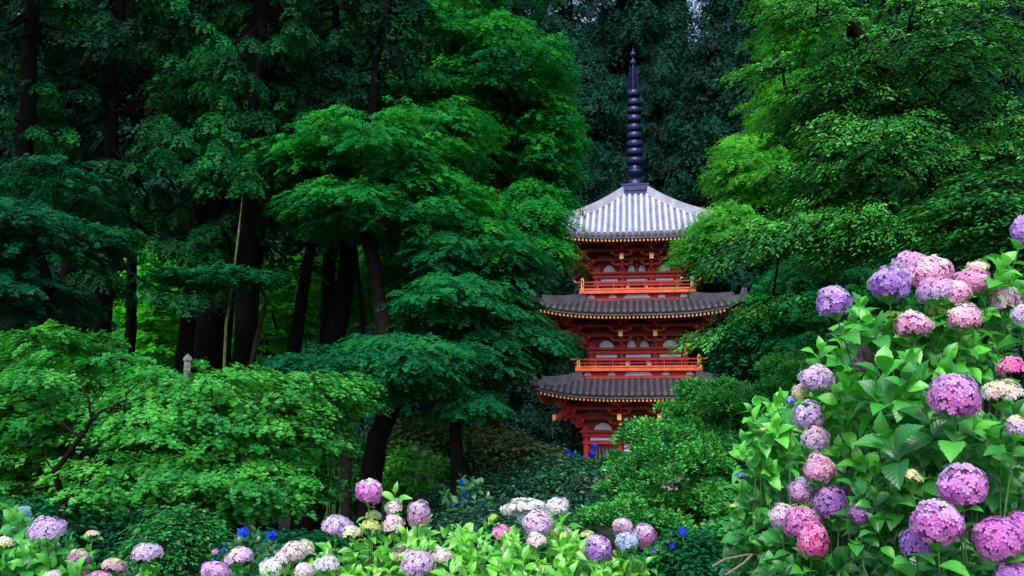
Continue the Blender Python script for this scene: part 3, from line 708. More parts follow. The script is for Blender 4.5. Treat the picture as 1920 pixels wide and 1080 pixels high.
# ------------------------------------------------------------------ maples
# front left
g=gpt(150,9.4)
tree('maple_tree','bright green spreading maple at lower left with forked dark branches showing in its crown','maple tree',g,
     [g,P(125,960,9.2),P(103,885,9.1),P(150,820,9.0)],.042,
     [crown(140,750,10.9,220,110,1.5,1.5),crown(430,780,10.6,230,105,1.5,1.8),crown(610,740,11.0,90,50,1.1,.5),crown(110,640,11.3,120,25,1.0,.3),crown(330,900,10.2,290,70,1.3,1.4),crown(60,880,10.6,120,90,1.3,.6),crown(520,900,10.4,110,60,1.2,.6)],
     1200,.36,160,'leaf_front',MP5,.035,11,droop=.30,twigs=True,tip=.0035,tints=(.2,.85),K=7,topbright=.15,thick=.05,shell=.15,lat=.07,spread=1.1,
     extra=[([P(150,820,9),P(172,780,9),P(205,765,9.1),P(235,745,9.2),P(262,712,9.3)],.022),([P(172,782,9),P(165,750,9),P(152,715,9.1),P(140,690,9.2)],.014),([P(150,820,9),P(120,800,9.05),P(85,780,9.1),P(55,755,9.2)],.014),
            ([P(205,765,9.1),P(250,770,9.2),P(300,785,9.3)],.009),([P(168,760,9.0),P(185,735,9.1),P(190,715,9.1)],.008),([P(103,885,9.1),P(85,860,9.1),P(60,850,9.2)],.010)])
# centre maple, trunk at (710,900)
g=gpt(690,19.5)
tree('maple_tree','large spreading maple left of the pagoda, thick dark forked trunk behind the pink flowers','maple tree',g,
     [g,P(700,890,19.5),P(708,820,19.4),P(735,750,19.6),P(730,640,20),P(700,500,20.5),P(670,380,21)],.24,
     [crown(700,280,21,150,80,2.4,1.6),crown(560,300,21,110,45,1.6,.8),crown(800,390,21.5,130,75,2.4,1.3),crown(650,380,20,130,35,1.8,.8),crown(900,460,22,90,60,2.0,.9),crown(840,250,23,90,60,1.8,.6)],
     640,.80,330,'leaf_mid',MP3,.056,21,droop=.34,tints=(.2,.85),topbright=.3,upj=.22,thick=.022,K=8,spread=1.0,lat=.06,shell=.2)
g=gpt(655,17.5)
tree('maple_tree','thin dark trunked maple just left of the thick forked trunk','maple tree',g,[g,P(650,840,17.5),P(655,780,17.6),P(640,700,17.8)],.10,
     [crown(650,690,18,130,50,1.4,1)],60,.8,300,'leaf_dark',MP3,.085,22,droop=.2,tints=(.2,.6))
g=gpt(860,19)
tree('maple_tree','low dark maple with tiered sprays reaching in front of the lower pagoda roofs','maple tree',g,[g,P(855,800,19),P(865,720,19.3),P(880,620,19.8)],.15,
     [crown(850,560,20,110,60,2.0,1.1),crown(760,680,18.5,150,65,2.0,1.4),crown(900,670,20.5,95,65,1.8,1.2),crown(830,480,21,110,50,1.8,.8),crown(880,750,19,70,30,1.2,.5),crown(960,570,22,45,30,1.2,.4),crown(1020,635,21,55,28,.9,.5),crown(960,600,21,60,40,1.2,.5),crown(960,490,21.5,70,40,1.4,.6)],
     660,.68,320,'leaf_dark',MP3,.053,23,droop=.36,tints=(.3,.95),topbright=.3,K=8,spread=1.0,lat=.06,upj=.22,thick=.022,shell=.2)
g=gpt(930,27)
tree('maple_tree','tall maple with bright tips beside the pagoda spire','maple tree',g,[g,P(925,600,27),P(935,400,27.5),P(920,250,28),P(960,90,28.5)],.28,
     [crown(960,120,27.5,110,90,2.6,1.4),crown(840,70,27.5,90,70,2.2,.8),crown(800,170,27,80,50,2.0,.6),crown(1030,270,28,45,110,2.2,1.2),crown(900,280,29,110,90,2.5,1.1),crown(1000,400,27,60,60,2.0,1.1),crown(1030,455,26,25,25,1.0,.3),crown(900,-80,28,230,70,2.8,.8)],
     860,.95,300,'leaf_mid',MP3,.07,24,droop=.36,upj=.22,tints=(.15,.85),topbright=.35,K=8,spread=1.0,lat=.06,outward=(.5,-.3),thick=.04,shell=.2)
g=gpt(760,31)
tree('maple_tree','deep green maple behind the large spreading maple at top centre','maple tree',g,[g,P(770,600,31),P(775,400,31),P(780,150,31.5)],.25,
     [crown(760,130,31,140,110,3,1.3),crown(800,500,32,150,90,2.5,.5),crown(740,-40,31,230,90,3,.7)],
     420,1.1,220,'leaf_dark',MP3,.11,25,droop=.4,tints=(.3,.95),topbright=.3,K=8,spread=1.0,lat=.06,thick=.04,shell=.2)
g=gpt(90,15)
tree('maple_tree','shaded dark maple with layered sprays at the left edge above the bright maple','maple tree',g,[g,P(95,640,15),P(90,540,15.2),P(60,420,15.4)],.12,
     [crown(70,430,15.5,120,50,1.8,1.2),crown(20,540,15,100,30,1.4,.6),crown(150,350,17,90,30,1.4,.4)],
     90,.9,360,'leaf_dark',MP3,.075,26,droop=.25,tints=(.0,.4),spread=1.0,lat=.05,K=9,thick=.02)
g=gpt(410,17.5)
tree('maple_tree','slim maple reaching one flat dark spray across the thick cedar trunks','maple tree',g,[g,P(480,640,19),P(500,560,19),P(470,515,19)],.06,
     [crown(390,515,19,100,14,.8,1)],26,.7,300,'leaf_dark',MP3,.08,27,droop=.12,tints=(.4,.8))
# understory between the trunks, leaves coloured bright in place of sunlight
for k,(px,d,cr,lab) in enumerate([(520,33,[crown(500,560,33,80,110,2.5,1),crown(590,540,33,60,90,2.5,1)],'young maple with painted-in light between the dark leaning trunks'),
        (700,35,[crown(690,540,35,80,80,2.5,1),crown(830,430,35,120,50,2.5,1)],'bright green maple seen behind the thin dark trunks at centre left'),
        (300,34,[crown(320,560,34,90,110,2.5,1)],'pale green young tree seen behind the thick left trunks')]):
    g=gpt(px,d); tree('maple_tree',lab,'maple tree',g,[g,g+[0,0,2.5],g+[0.3,0,5]],.12,cr,220,.9,260,'leaf_paintlit',MP3,.11,30+k,droop=.2,tints=(.3,.8))
# thin trunks at centre
for k,(px,d,py,pt,lx) in enumerate([(680,26,610,430,-16),(772,28,520,400,14),(800,29,520,400,-10),(815,27,520,400,12)]):
    q=gpt(px,d); tree('slender_tree',['thin bare stemmed tree left of the centre, right of the leaning cedars','thin dark stem in front of the lime foliage, left of its two neighbours','middle one of three thin dark stems before the lime foliage','right one of three thin dark stems before the lime foliage'][k],'tree',q,
        [q,P(px,py,d),P(px+lx,pt,d),P(px+lx*1.4,pt-110,d)],.09,[crown(px+lx*2,pt-110,d,60,30,1,1)],14,.9,200,'leaf_mid',MP3,.10,80+k)
# right side: fine lime maple beyond, broad cherry nearer
g=gpt(1480,30)
tree('maple_tree','feathery lime green maple right of the pagoda, its edge touching the top roof','maple tree',g,[g,P(1480,600,30),P(1470,400,30),P(1460,150,30)],.28,
     [crown(1400,320,29,60,80,2.0,1.3),crown(1350,420,28,55,35,1.8,1.0),crown(1310,460,28,40,25,1.2,.4),crown(1480,210,30,70,90,2.4,1.2),crown(1490,60,30,60,80,2.4,1.0),crown(1520,380,29,110,70,2.3,.8),crown(1500,-80,30,120,60,2.4,.6)],
     580,.85,320,'leaf_lime',MP3,.062,50,droop=.34,upj=.22,tints=(.1,.75),topbright=.3,K=8,spread=1.0,lat=.06,outward=(-.5,-.3),thick=.04,shell=.2)
g=gpt(1830,14)
tree('cherry_tree','broad dark green cherry filling the upper right with long bare limbs showing','cherry tree',g,
     [g,P(1835,640,14),P(1850,480,13.8),P(1800,330,13.6),P(1700,200,13.5),P(1600,60,13.4)],.20,
     [crown(1700,110,13.5,200,110,1.8,1.3),crown(1600,290,13,160,80,1.6,1.0),crown(1850,280,14,120,120,1.8,1.0),crown(1590,430,12.8,150,45,1.3,.9),crown(1440,440,12.6,75,30,.8,.22),crown(1430,560,12.8,50,18,.5,.10),crown(1330,615,12.8,40,12,.4,.06),crown(1340,480,12.6,45,16,.5,.07),crown(1440,120,13,40,14,.4,.12),crown(1720,330,14,160,90,1.6,.8),crown(1560,180,13.6,100,60,1.4,.6),crown(1500,20,13,60,30,.8,.25),crown(1720,-80,13.5,280,70,2,.7)],
     620,.66,160,'leaf_cherry',OV,.058,51,droop=.34,tints=(.15,.95),topbright=.2,K=6,shell=.2,twigs=True,tip=.011,outward=(-.5,-.4),lat=.06,spread=1.0)
g=gpt(1490,19)
tree('maple_tree','dark low maple right of the pagoda above the azalea mound','maple tree',g,[g,P(1500,700,19),P(1490,600,19)],.14,
     [crown(1470,575,18.5,60,30,1.3,.8),crown(1540,520,19,100,60,1.8,1.2),crown(1660,560,20,120,60,1.8,.8),crown(1520,640,18,70,30,1.5,.6)],
     320,.65,200,'leaf_mid',MP3,.065,52,droop=.4,tints=(.0,.7),K=8,outward=(-.5,-.3),spread=1.0,lat=.06,thick=.04,shell=.2)
g=gpt(1960,11)
tree('cherry_tree','dark foliaged tree at the right edge behind the tallest hydrangeas','cherry tree',g,[g,P(1960,600,11),P(1940,400,11)],.12,
     [crown(1850,420,11.5,120,120,1.3,1)],90,.7,150,'leaf_cherry',OV,.085,53,droop=.2,tints=(.1,.55),twigs=True,tip=.006)

# ------------------------------------------------------------------ shrubs
def shrub(name,label,cat,px,d,crowns,n,L,per,mat,T,size,seed,droop=.55,spread=3.0,group=None,tints=(.25,.75),upj=.5,shell=.8,bark='bark_maple',twigs=False,tb=.25,xup=.6):
    g=gpt(px,d)
    return tree(name,label,cat,g,[g,g+[0,0,.35],g+[.05,0,.7]],.07,crowns,n,L,per,mat,T,size,seed,droop=droop,spread=spread,K=13,shell=shell,tints=tints,upj=upj,
        group=group,thick=.10,tip=.006,bark=bark,twigs=twigs,topbright=tb,lat=.09,up_pen=.6,xup=xup)
rz_=np.random.RandomState(77); az=[crown(1300,880,14.3,150,90,1.2,9),crown(1420,800,15.1,120,80,1.2,8),crown(1460,900,14.4,90,120,1.0,7),crown(1230,950,13.9,110,50,.9,4),crown(1500,740,15.8,80,50,1,3),crown(1320,790,15.3,80,50,1,3)]
for (x,y,d,rx,ry,rd,w) in [(1255,885,14,125,90,1.4,1.0),(1390,790,14.8,130,90,1.5,1.2),(1500,730,15.5,95,65,1.3,.8),(1190,965,13.4,100,45,1.1,.6),(1410,925,13.8,120,100,1.4,1.0),(1325,750,15,75,40,1.1,.5),(1225,835,14,65,45,1.1,.5)]:
    for q in range(int(16*w)):
        a=rz_.uniform(0,6.28); e=rz_.uniform(-.5,1.4); ca=math.cos(e)
        az.append(crown(x+rx*math.cos(a)*ca*.85,y-ry*math.sin(e)*.85,d-rd*abs(math.sin(a))*ca*.85,rz_.uniform(22,46),rz_.uniform(10,20),rz_.uniform(.2,.36),rz_.uniform(.5,1.3)))
shrub('azalea_bush','big azalea mound of tufted clumps with brown twigs showing, in front of the pagoda','azalea',1400,14.5,az,3000,.17,90,'leaf_azalea',OV,.046,61,tints=(.05,.95),shell=.5,droop=.6,xup=1.5,tb=.25)
shrub('azalea_bush','round dark leaved shrub behind the top of the azalea mound','azalea',1590,17,[crown(1590,690,17,75,50,1,1),crown(1500,670,18,70,30,1,.5)],110,.36,120,'leaf_azalea',OV,.075,62,tints=(.0,.4))
shrub('camellia_bush','dark glossy evergreen bush beside the second balcony of the pagoda','evergreen bush',1400,22,[crown(1400,650,22,70,50,1.2,1)],90,.45,120,'leaf_dark',OV,.11,63,tints=(.1,.5))
shrub('azalea_bush','low dark azalea clump at the bottom right of centre above the bare grey branch','azalea',1400,9.2,[crown(1400,1020,9,90,45,.7,1)],90,.26,110,'leaf_azalea',OV,.06,64,tints=(.0,.5))
shrub('shrub','olive brown flowering shrub at the foot of the pagoda','shrub',1030,27,[crown(1000,868,27,70,30,1.6,.8),crown(900,850,26,130,55,1.6,1.2)],190,.6,130,'leaf_shrub',RH,.13,65,tints=(.2,.9))
shrub('shrub','loose yellow green shrub right of the thick forked maple trunk','shrub',820,24,[crown(800,850,24,90,70,1.5,1)],110,.6,130,'leaf_shrub',RH,.12,66,tints=(.0,.6))
shrub('yew_bush','wide blue green bush in the middle of the garden','evergreen bush',1030,21,[crown(1040,905,21,120,50,1.5,1),crown(930,930,20,120,45,1.5,1)],190,.5,150,'leaf_yew',RHW,.10,67,tints=(.2,.8))
shrub('yew_bush','low blue green bush behind the white hydrangeas at bottom centre','evergreen bush',980,14,[crown(960,990,14,160,40,1.2,1)],120,.4,150,'leaf_yew',RHW,.075,68,tints=(.0,.5))
shrub('shrub','bright green shrub in the light gap right of the thick forked trunk','shrub',760,22,[crown(775,890,22,60,60,1,1)],70,.5,130,'leaf_lime',OV,.11,69,tints=(.0,.4))
shrub('shrub','green shrub seen between the two maple trunks','shrub',640,23,[crown(640,880,24,90,80,1.4,1)],90,.5,120,'leaf_mid',OV,.12,70,tints=(.1,.6))
shrub('ivy_bush','small leaved dark green bush below the bright maple at bottom left','shrub',340,7.6,[crown(330,1010,7.8,75,60,.6,1)],90,.2,110,'leaf_azalea',OV,.042,71,tints=(.0,.35))
shrub('shrub','dark shrub in the shade under the bright maple','shrub',500,8.4,[crown(540,1040,8.6,120,50,.7,1)],90,.26,90,'leaf_dark',OV,.07,72,tints=(.0,.5))
shrub('shrub','shaded bush at bottom centre right of the blue flowers','shrub',1290,8.6,[crown(1290,1050,8.6,110,50,.7,1)],90,.26,90,'leaf_dark',OV,.07,73,tints=(.0,.6))
shrub('shrub','dark bush in the far left corner under the maple','shrub',60,8.5,[crown(120,990,9.4,200,60,.8,1)],110,.3,90,'leaf_dark',OV,.06,74,tints=(.0,.4))

# small stone marker post by the thick trunks
g=gpt(346,22); t=thing('stone_post','small pale stone post glimpsed between the thick cedar trunks above the bright maple','stone post',g)
hz=P(346,662,22)[2]-g[2]
b=Buf(); b.lathe([(.08,-.3),(.075,hz-.3),(.07,hz-.16)],n=4); b.build('post',M['stone'],t)
b=Buf(); b.lathe([(.07,hz-.17),(.10,hz-.15),(.10,hz-.09),(.001,hz)],n=4); b.build('cap',M['stone'],t)
# ------------------------------------------------------------------ hydrangeas
PAL={'pink':((.80,.30,.62),(.90,.56,.80)),'lilac':((.62,.42,.84),(.80,.64,.92)),'purple':((.36,.16,.66),(.56,.32,.80)),
 'magenta':((.58,.14,.60),(.76,.34,.76)),'hot':((.80,.12,.48),(.86,.28,.62)),'white':((.74,.76,.84),(.84,.84,.80)),'cream':((.78,.72,.50),(.70,.80,.36)),
 'palepink':((.88,.60,.80),(.86,.80,.80)),'mauve':((.52,.26,.52),(.66,.42,.66)),'blue':((.015,.05,.62),(.04,.14,.80)),'paleblue':((.34,.50,.84),(.62,.72,.88)),
 'cyan':((.05,.38,.62),(.25,.65,.75)),'lime':((.45,.60,.10),(.62,.75,.20)),'dim':((.30,.10,.30),(.45,.22,.42)),'lilacwhite':((.60,.52,.80),(.82,.80,.88))}  # dim: petals darkened in colour for heads standing in shadow
NAMEC={'pink':'pink','lilac':'lilac','purple':'violet','magenta':'magenta purple','hot':'hot pink','white':'white','cream':'cream','palepink':'pale pink','mauve':'mauve','blue':'deep blue','paleblue':'pale blue','cyan':'turquoise blue','lime':'yellow green','dim':'shade-painted purple','lilacwhite':'lilac white'}
def flower_head(rs,b,c,rx,rz,style,cA,cB=None,fl=.0125,up=None):
    """florets on a rounded head; style ball, dome or bud. c is the head's centre"""
    low={'ball':-.75,'dome':-.25,'bud':-.1}[style]
    fl=fl*({'ball':1,'dome':.95,'bud':.6}[style])
    area=4*math.pi*((rx*rx+2*rx*rz)/3)*(1-low)/2; n=int(area/(fl*fl*2.3))+8
    n=min(n,420)
    i=np.arange(n)+.5; z=1-(1-low)*i/n; ph=i*2.399963+rs.rand()*6; s=np.sqrt(1-z*z)
    d=np.c_[s*np.cos(ph),s*np.sin(ph),z]; d=nrm(d+rs.normal(0,.06,(n,3)))
    bump=1+.08*np.sin(d[:,0]*4+rs.rand()*6)*np.cos(d[:,1]*4+rs.rand()*6)+.07*np.sin(d[:,2]*5+d[:,0]*3+rs.rand()*6)+rs.normal(0,.045,n)
    pos=c+d*np.array([rx,rx,rz])*bump[:,None]*.93
    Z=nrm(d/np.array([rx,rx,rz])+rs.normal(0,.15,(n,3))*(1/np.mean([rx,rz])))
    X=rs.normal(0,1,(n,3)); X=nrm(X-(X*Z).sum(1)[:,None]*Z)
    A=np.array(PAL[cA]);B=np.array(PAL[cB or cA])
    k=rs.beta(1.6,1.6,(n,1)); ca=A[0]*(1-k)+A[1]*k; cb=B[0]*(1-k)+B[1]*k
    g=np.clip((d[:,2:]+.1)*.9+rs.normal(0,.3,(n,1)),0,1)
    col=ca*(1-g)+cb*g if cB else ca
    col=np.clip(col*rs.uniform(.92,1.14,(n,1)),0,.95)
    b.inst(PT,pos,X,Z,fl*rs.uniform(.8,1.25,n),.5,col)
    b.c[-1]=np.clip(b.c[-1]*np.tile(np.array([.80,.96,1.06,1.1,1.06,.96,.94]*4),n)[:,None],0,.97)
    # inner stalk core
    th=np.linspace(0,2*math.pi,10,endpoint=False); pr=[(.0,-.55),(.45,-.5),(.72,-.1),(.7,.35),(.4,.66),(.0,.78)]
    v=[];
    for r_,z_ in pr:
        for a in th: v.append([c[0]+r_*rx*math.cos(a),c[1]+r_*rx*math.sin(a),c[2]+max(z_,low)*rz])
    ii=np.arange(5)[:,None]*10; j=np.arange(10)[None]
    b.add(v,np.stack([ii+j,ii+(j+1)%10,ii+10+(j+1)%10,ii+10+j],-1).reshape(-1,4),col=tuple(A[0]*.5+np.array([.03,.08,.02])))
def shoot_leaves(rs,lv,tip,dr,size,pairs=3,gap=.05,tb=.5,first=0.02,open_=(.5,1.1)):
    """opposite pairs of leaves, crossed, below the tip of a stem that points along dr"""
    dr=nrm(dr); a=nrm(np.cross(dr,[.3,.9,.1])); b2=np.cross(dr,a); ph=rs.rand()*6.28
    for k in range(pairs):
        th=ph+k*math.pi/2+rs.normal(0,.15); o=tip-dr*(first+gap*k*rs.uniform(.8,1.2))
        sc=size*(.62+.38*min(1,k/1.5))*rs.uniform(.85,1.15); op=open_[0]+(open_[1]-open_[0])*k/max(1,pairs-1)
        for s in (0,math.pi):
            t=th+s; out=a*math.cos(t)+b2*math.sin(t); e=op+rs.normal(0,.15)
            X=out*math.sin(e)+dr*math.cos(e)+np.array([0,0,-.1*k]); Zn=-out*math.cos(e)+dr*math.sin(e)+rs.normal(0,.15,3)
            Zn=nrm(Zn-nrm(X)*np.dot(Zn,nrm(X)))
            lv.append((o+out*.006,X,Zn,sc,np.clip(tb+.08+rs.normal(0,.18)-.06*k,0,1)))
def hydrangea(label,base,heads,blobs,leafmat_,seed,size=.125,group='hydrangea plants',S=.5,fl=.0125,pairs=3,stemr=.0033,T=HY,lab=True):
    """heads: (px,py,w,h,d,style,colA,colB); blobs of leafy shoots: (px,py,rx,ry,d,rd,n,size,tint)"""
    rs=np.random.RandomState(seed); base=np.array(base,float); root=thing('hydrangea_bush',label,'hydrangea',base,group=group)
    lv=[]; st=Buf()
    def stem(tip,dr,r=stemr):
        tip=tip-base; foot=np.array([rs.normal(0,.10),rs.normal(0,.08),-.05]); L=np.linalg.norm(tip-foot); dr=nrm(dr)
        t=np.linspace(0,1,7)[:,None]; c1=foot+np.array([(tip-foot)[0]*.25,(tip-foot)[1]*.25,L*.45]); c2=tip-dr*L*.22
        p=(1-t)**3*foot+3*(1-t)**2*t*c1+3*(1-t)*t*t*c2+t**3*tip
        st.tube(p,np.linspace(r*1.7,r*.9,7),5,cap=False)
    for (px,py,w,h,d,style,cA,cB) in heads:
        c=P(px,py,d); rx=w/2*d/FPX; hh=h/2*d/FPX
        if style=='ball': rz=hh
        else: rz=hh*1.35; c=c-np.array([0,0,hh*.6])
        b=Buf(); flower_head(rs,b,np.zeros(3),rx,rz,style,cA,cB,fl)
        o=b.build('flower_head',M['petal'],root,attrs=('col',)); o.location=c-base
        if lab: o['label']=NAMEC[cA]+((' and '+NAMEC[cB]) if cB and cB!=cA else '')+' hydrangea '+{'ball':'ball','dome':'dome','bud':'young flat head'}[style]
        o.rotation_euler=(rs.normal(0,.12),rs.normal(0,.12),0)
        dr=nrm(np.array([rs.normal(0,.2),-.25+rs.normal(0,.15),1.])); tip=c-np.array([0,0,rz*.35]); stem(tip,dr,stemr)
        shoot_leaves(rs,lv,tip-base,dr,size*rs.uniform(.8,1.1),2,.055,S,first=rz*.6+.015,open_=(1.0,1.4))
    for (px,py,rx,ry,d,rd,n,sz,tb) in blobs:
        for q in range(n):
            while True:
                a=rs.uniform(-1,1,3)
                if a@a<1: break
            p=P(px+a[0]*rx,py+a[1]*ry,d+a[2]*rd); dr=np.array([a[0]*.5+rs.normal(0,.25),-.45+rs.normal(0,.3),.9+.3*(-a[1])])
            if q%4==0: stem(p,dr,stemr*.8)
            shoot_leaves(rs,lv,p-base,dr,sz*rs.uniform(.55,1.0),pairs,.045,tb+rs.normal(0,.16),open_=(.35,1.25))
    b=Buf(); A=list(zip(*lv)); b.inst(T,np.array(A[0]),np.array(A[1]),np.array(A[2]),np.array(A[3]),np.array(A[4]))
    b.build('leaves',M[leafmat_],root,attrs=('tint','uv'),smooth=True); st.build('stems',M['stem'],root,smooth=True)
    return root
def H(l,d): return [(x,y,w,h,d+dd,s,a,b_) for (x,y,w,h,s,a,b_,dd) in l]
# right hand bushes
hydrangea('tall hydrangea bush at right crowned by a cluster of pink and lilac balls',gpt(1780,4.6),H([
 (1563,566,64,64,'ball','purple','lilac',-.1),(1668,533,76,66,'ball','purple','lilac',-.1),(1708,498,66,56,'ball','lilac','pink',.15),(1742,512,84,68,'ball','pink','palepink',0),
 (1752,548,66,48,'ball','lilac','pink',-.1),(1786,548,62,50,'ball','pink','palepink',-.1),(1822,528,74,54,'ball','pink','pink',0),(1834,497,46,26,'bud','cream','palepink',.1),
 (1712,610,68,54,'ball','pink','palepink',-.15),(1806,595,64,52,'ball','pink','palepink',-.15),(1762,581,44,22,'bud','lime','lime',-.05),(1671,588,32,16,'bud','lime','lime',-.05),
 (1884,556,58,46,'dome','mauve','palepink',.0),(1914,592,34,40,'ball','lilac','palepink',-.1),(1915,434,36,60,'ball','purple','lilac',.0),
 (1757,664,54,38,'dome','dim','dim',.1),(1895,682,52,38,'dome','hot','pink',-.1)],4.0),
 [(1700,600,110,50,4.1,.35,16,.13,.55),(1830,600,110,70,4.1,.35,22,.13,.5),(1770,680,150,60,4.1,.4,24,.14,.35),(1890,520,40,60,4.1,.3,7,.13,.75),(1600,590,30,30,4.0,.1,3,.12,.7)],'leaf_hyd',101)
hydrangea('large leaved hydrangea bush in the right corner with big magenta purple balls',gpt(1830,3.9),H([
 (1790,744,98,92,'ball','magenta','lilac',0),(1878,726,74,38,'dome','palepink','cream',.1),(1906,800,36,40,'ball','lilac','cream',.0),
 (1804,912,90,86,'ball','magenta','lilac',-.1),(1757,980,94,88,'ball','magenta','lilac',-.2),(1718,1020,54,62,'ball','purple','purple',-.1),
 (1873,1012,92,88,'ball','magenta','magenta',-.2),(1914,990,56,60,'ball','magenta','magenta',-.1),(1900,1076,70,50,'ball','purple','magenta',-.2),
 (1705,888,48,26,'bud','cream','cream',.1),(1612,965,40,36,'ball','dim','purple',.3)],3.3),
 [(1760,830,120,70,3.5,.3,22,.145,.35),(1700,720,90,50,3.7,.25,14,.15,.6),(1870,820,60,90,3.6,.3,12,.14,.3),(1690,940,110,70,3.7,.3,34,.12,.3),(1800,1060,140,60,3.6,.3,36,.13,.15),(1900,900,50,60,4.0,.3,12,.13,.1),(1780,880,120,150,4.1,.3,60,.13,.15),(1760,1110,180,60,3.9,.4,50,.13,.1)],'leaf_hyd',102,fl=.0135)
hydrangea('hydrangea bush with a column of lilac and pink heads down its left side',gpt(1570,4.6),H([
 (1638,666,82,74,'ball','magenta','pink',-.2),(1608,636,54,28,'dome','lilacwhite','lilac',.1),(1690,692,60,36,'dome','mauve','palepink',.1),
 (1532,712,64,56,'ball','lilac','palepink',0),(1500,736,32,32,'ball','cream','palepink',.1),(1516,779,60,62,'ball','lilac','lilacwhite',0),(1529,824,50,54,'ball','lilac','palepink',-.05),
 (1537,878,58,58,'ball','pink','palepink',-.1),(1503,920,50,48,'ball','mauve','lilac',0),(1557,942,64,68,'ball','purple','mauve',-.1),(1592,914,30,30,'ball','magenta','magenta',.05),(1606,930,24,40,'ball','dim','magenta',.1),
 (1468,970,50,52,'ball','lilac','palepink',0),(1502,980,68,66,'ball','magenta','pink',-.1),(1525,1012,58,74,'ball','hot','pink',-.2)],4.4),
 [(1590,740,60,70,4.5,.3,16,.13,.75),(1600,830,70,90,4.5,.3,20,.14,.6),(1570,660,70,40,4.6,.2,9,.13,.7),(1580,1010,110,60,4.7,.3,40,.12,.15),(1560,1075,150,45,4.3,.2,60,.11,.15),(1480,1010,60,50,4.7,.2,20,.11,.2),(1600,900,80,150,4.8,.2,40,.12,.3),(1640,900,70,70,4.4,.3,12,.13,.35)],'leaf_hyd',103)
hydrangea('leafy fresh green hydrangea without open balls beside the azalea mound',gpt(1460,5.6),H([(1392,888,30,10,'dome','paleblue','blue',0),(1432,987,32,10,'dome','paleblue','blue',0),(1484,748,20,14,'dome','blue','lilac',0),(1430,804,12,7,'bud','lime','cream',0),(1375,947,14,8,'bud','lime','cream',0)],5.4),
 [(1450,770,45,50,5.6,.3,16,.12,.75),(1440,850,60,60,5.6,.3,26,.125,.6),(1430,930,60,60,5.6,.3,22,.12,.3),(1500,880,60,120,5.8,.3,24,.12,.3),(1480,1050,130,40,5.4,.3,60,.11,.15),(1430,990,60,50,5.3,.2,26,.11,.3),(1460,900,70,150,6.0,.3,40,.12,.3)],'leaf_hyd',104,fl=.009)
# bottom centre
hydrangea('hydrangea plant topped by the tall pink head before the thick maple trunk',gpt(720,5.0),H([
 (692,923,52,48,'ball','magenta','palepink',0),(738,946,34,26,'dome','palepink','white',.1),(786,963,46,52,'ball','mauve','lilacwhite',-.1),(738,976,38,32,'dome','palepink','palepink',0),
 (700,963,30,14,'bud','cream','cream',.1),(695,982,40,22,'bud','cream','lime',0),(632,986,58,40,'ball','lilac','lilacwhite',0),(659,993,38,22,'dome','cream','white',-.05),
 (750,1030,36,28,'dome','pink','white',0),(783,1056,62,56,'ball','lilac','palepink',-.2),(826,1034,42,26,'dome','palepink','white',-.1),(614,1052,46,28,'dome','lilacwhite','white',-.1)],4.7),
 [(700,1030,110,45,4.8,.3,27,.115,.7),(790,1010,60,45,4.7,.3,14,.11,.75),(850,1050,80,40,4.7,.3,20,.105,.75),(650,1070,90,25,4.6,.3,16,.105,.85),(735,915,14,10,4.75,.05,1,.12,.6)],'leaf_hydlime',105,size=.10,T=HYN)
hydrangea('hydrangea plant with a flat white head and a lilac ball, bottom centre',gpt(1000,5.0),H([
 (984,946,84,30,'dome','white','white',0),(1044,943,46,26,'dome','lilacwhite','white',.1),(1008,981,56,50,'ball','lilac','palepink',-.1),(985,970,30,30,'ball','paleblue','white',.0),(940,993,34,26,'dome','pink','pink',0),
 (1006,1006,36,28,'dome','palepink','white',-.15),(1054,994,38,18,'dome','cream','white',0),(1035,1038,18,14,'bud','cream','white',0),(925,969,18,12,'bud','lime','lime',0),(945,1028,20,18,'bud','palepink','paleblue',0)],4.8),
 [(880,985,50,25,4.9,.2,10,.10,.8),(960,1040,110,45,4.8,.3,30,.115,.7),(1060,1010,50,40,4.8,.25,14,.105,.8),(1000,1070,140,25,4.6,.3,18,.115,.65),(1020,960,30,12,4.9,.1,5,.10,.7)],'leaf_hydlime',106,size=.10,T=HYN)
hydrangea('hydrangea plant with grouped lilac and pale blue balls right of bottom centre',gpt(1150,5.0),H([
 (1101,1000,28,14,'bud','cream','cream',.1),(1121,1029,52,54,'ball','purple','lilacwhite',-.1),(1168,988,40,34,'ball','mauve','palepink',.1),(1208,1003,44,46,'ball','magenta','lilacwhite',0),(1175,1014,44,36,'ball','paleblue','lilacwhite',-.1)],4.9),
 [(1110,1060,70,30,4.9,.25,18,.105,.8),(1185,1050,50,25,4.9,.2,10,.105,.55),(1080,1020,40,35,5.0,.2,8,.105,.7)],'leaf_hydlime',107,size=.10,T=HYN)
hydrangea('hydrangea plant with frothy white and pink heads between bottom left and centre',gpt(540,5.0),H([
 (510,1066,50,42,'ball','white','white',0),(552,1034,48,38,'ball','palepink','white',0),(572,1024,36,30,'dome','white','cream',.1),(532,1040,34,28,'dome','white','palepink',0),(572,1070,40,30,'ball','white','palepink',-.1)],4.7),
 [(590,1060,40,30,4.7,.2,10,.10,.8),(530,1085,60,20,4.7,.2,8,.10,.7)],'leaf_hydlime',108,size=.09,T=HYN)
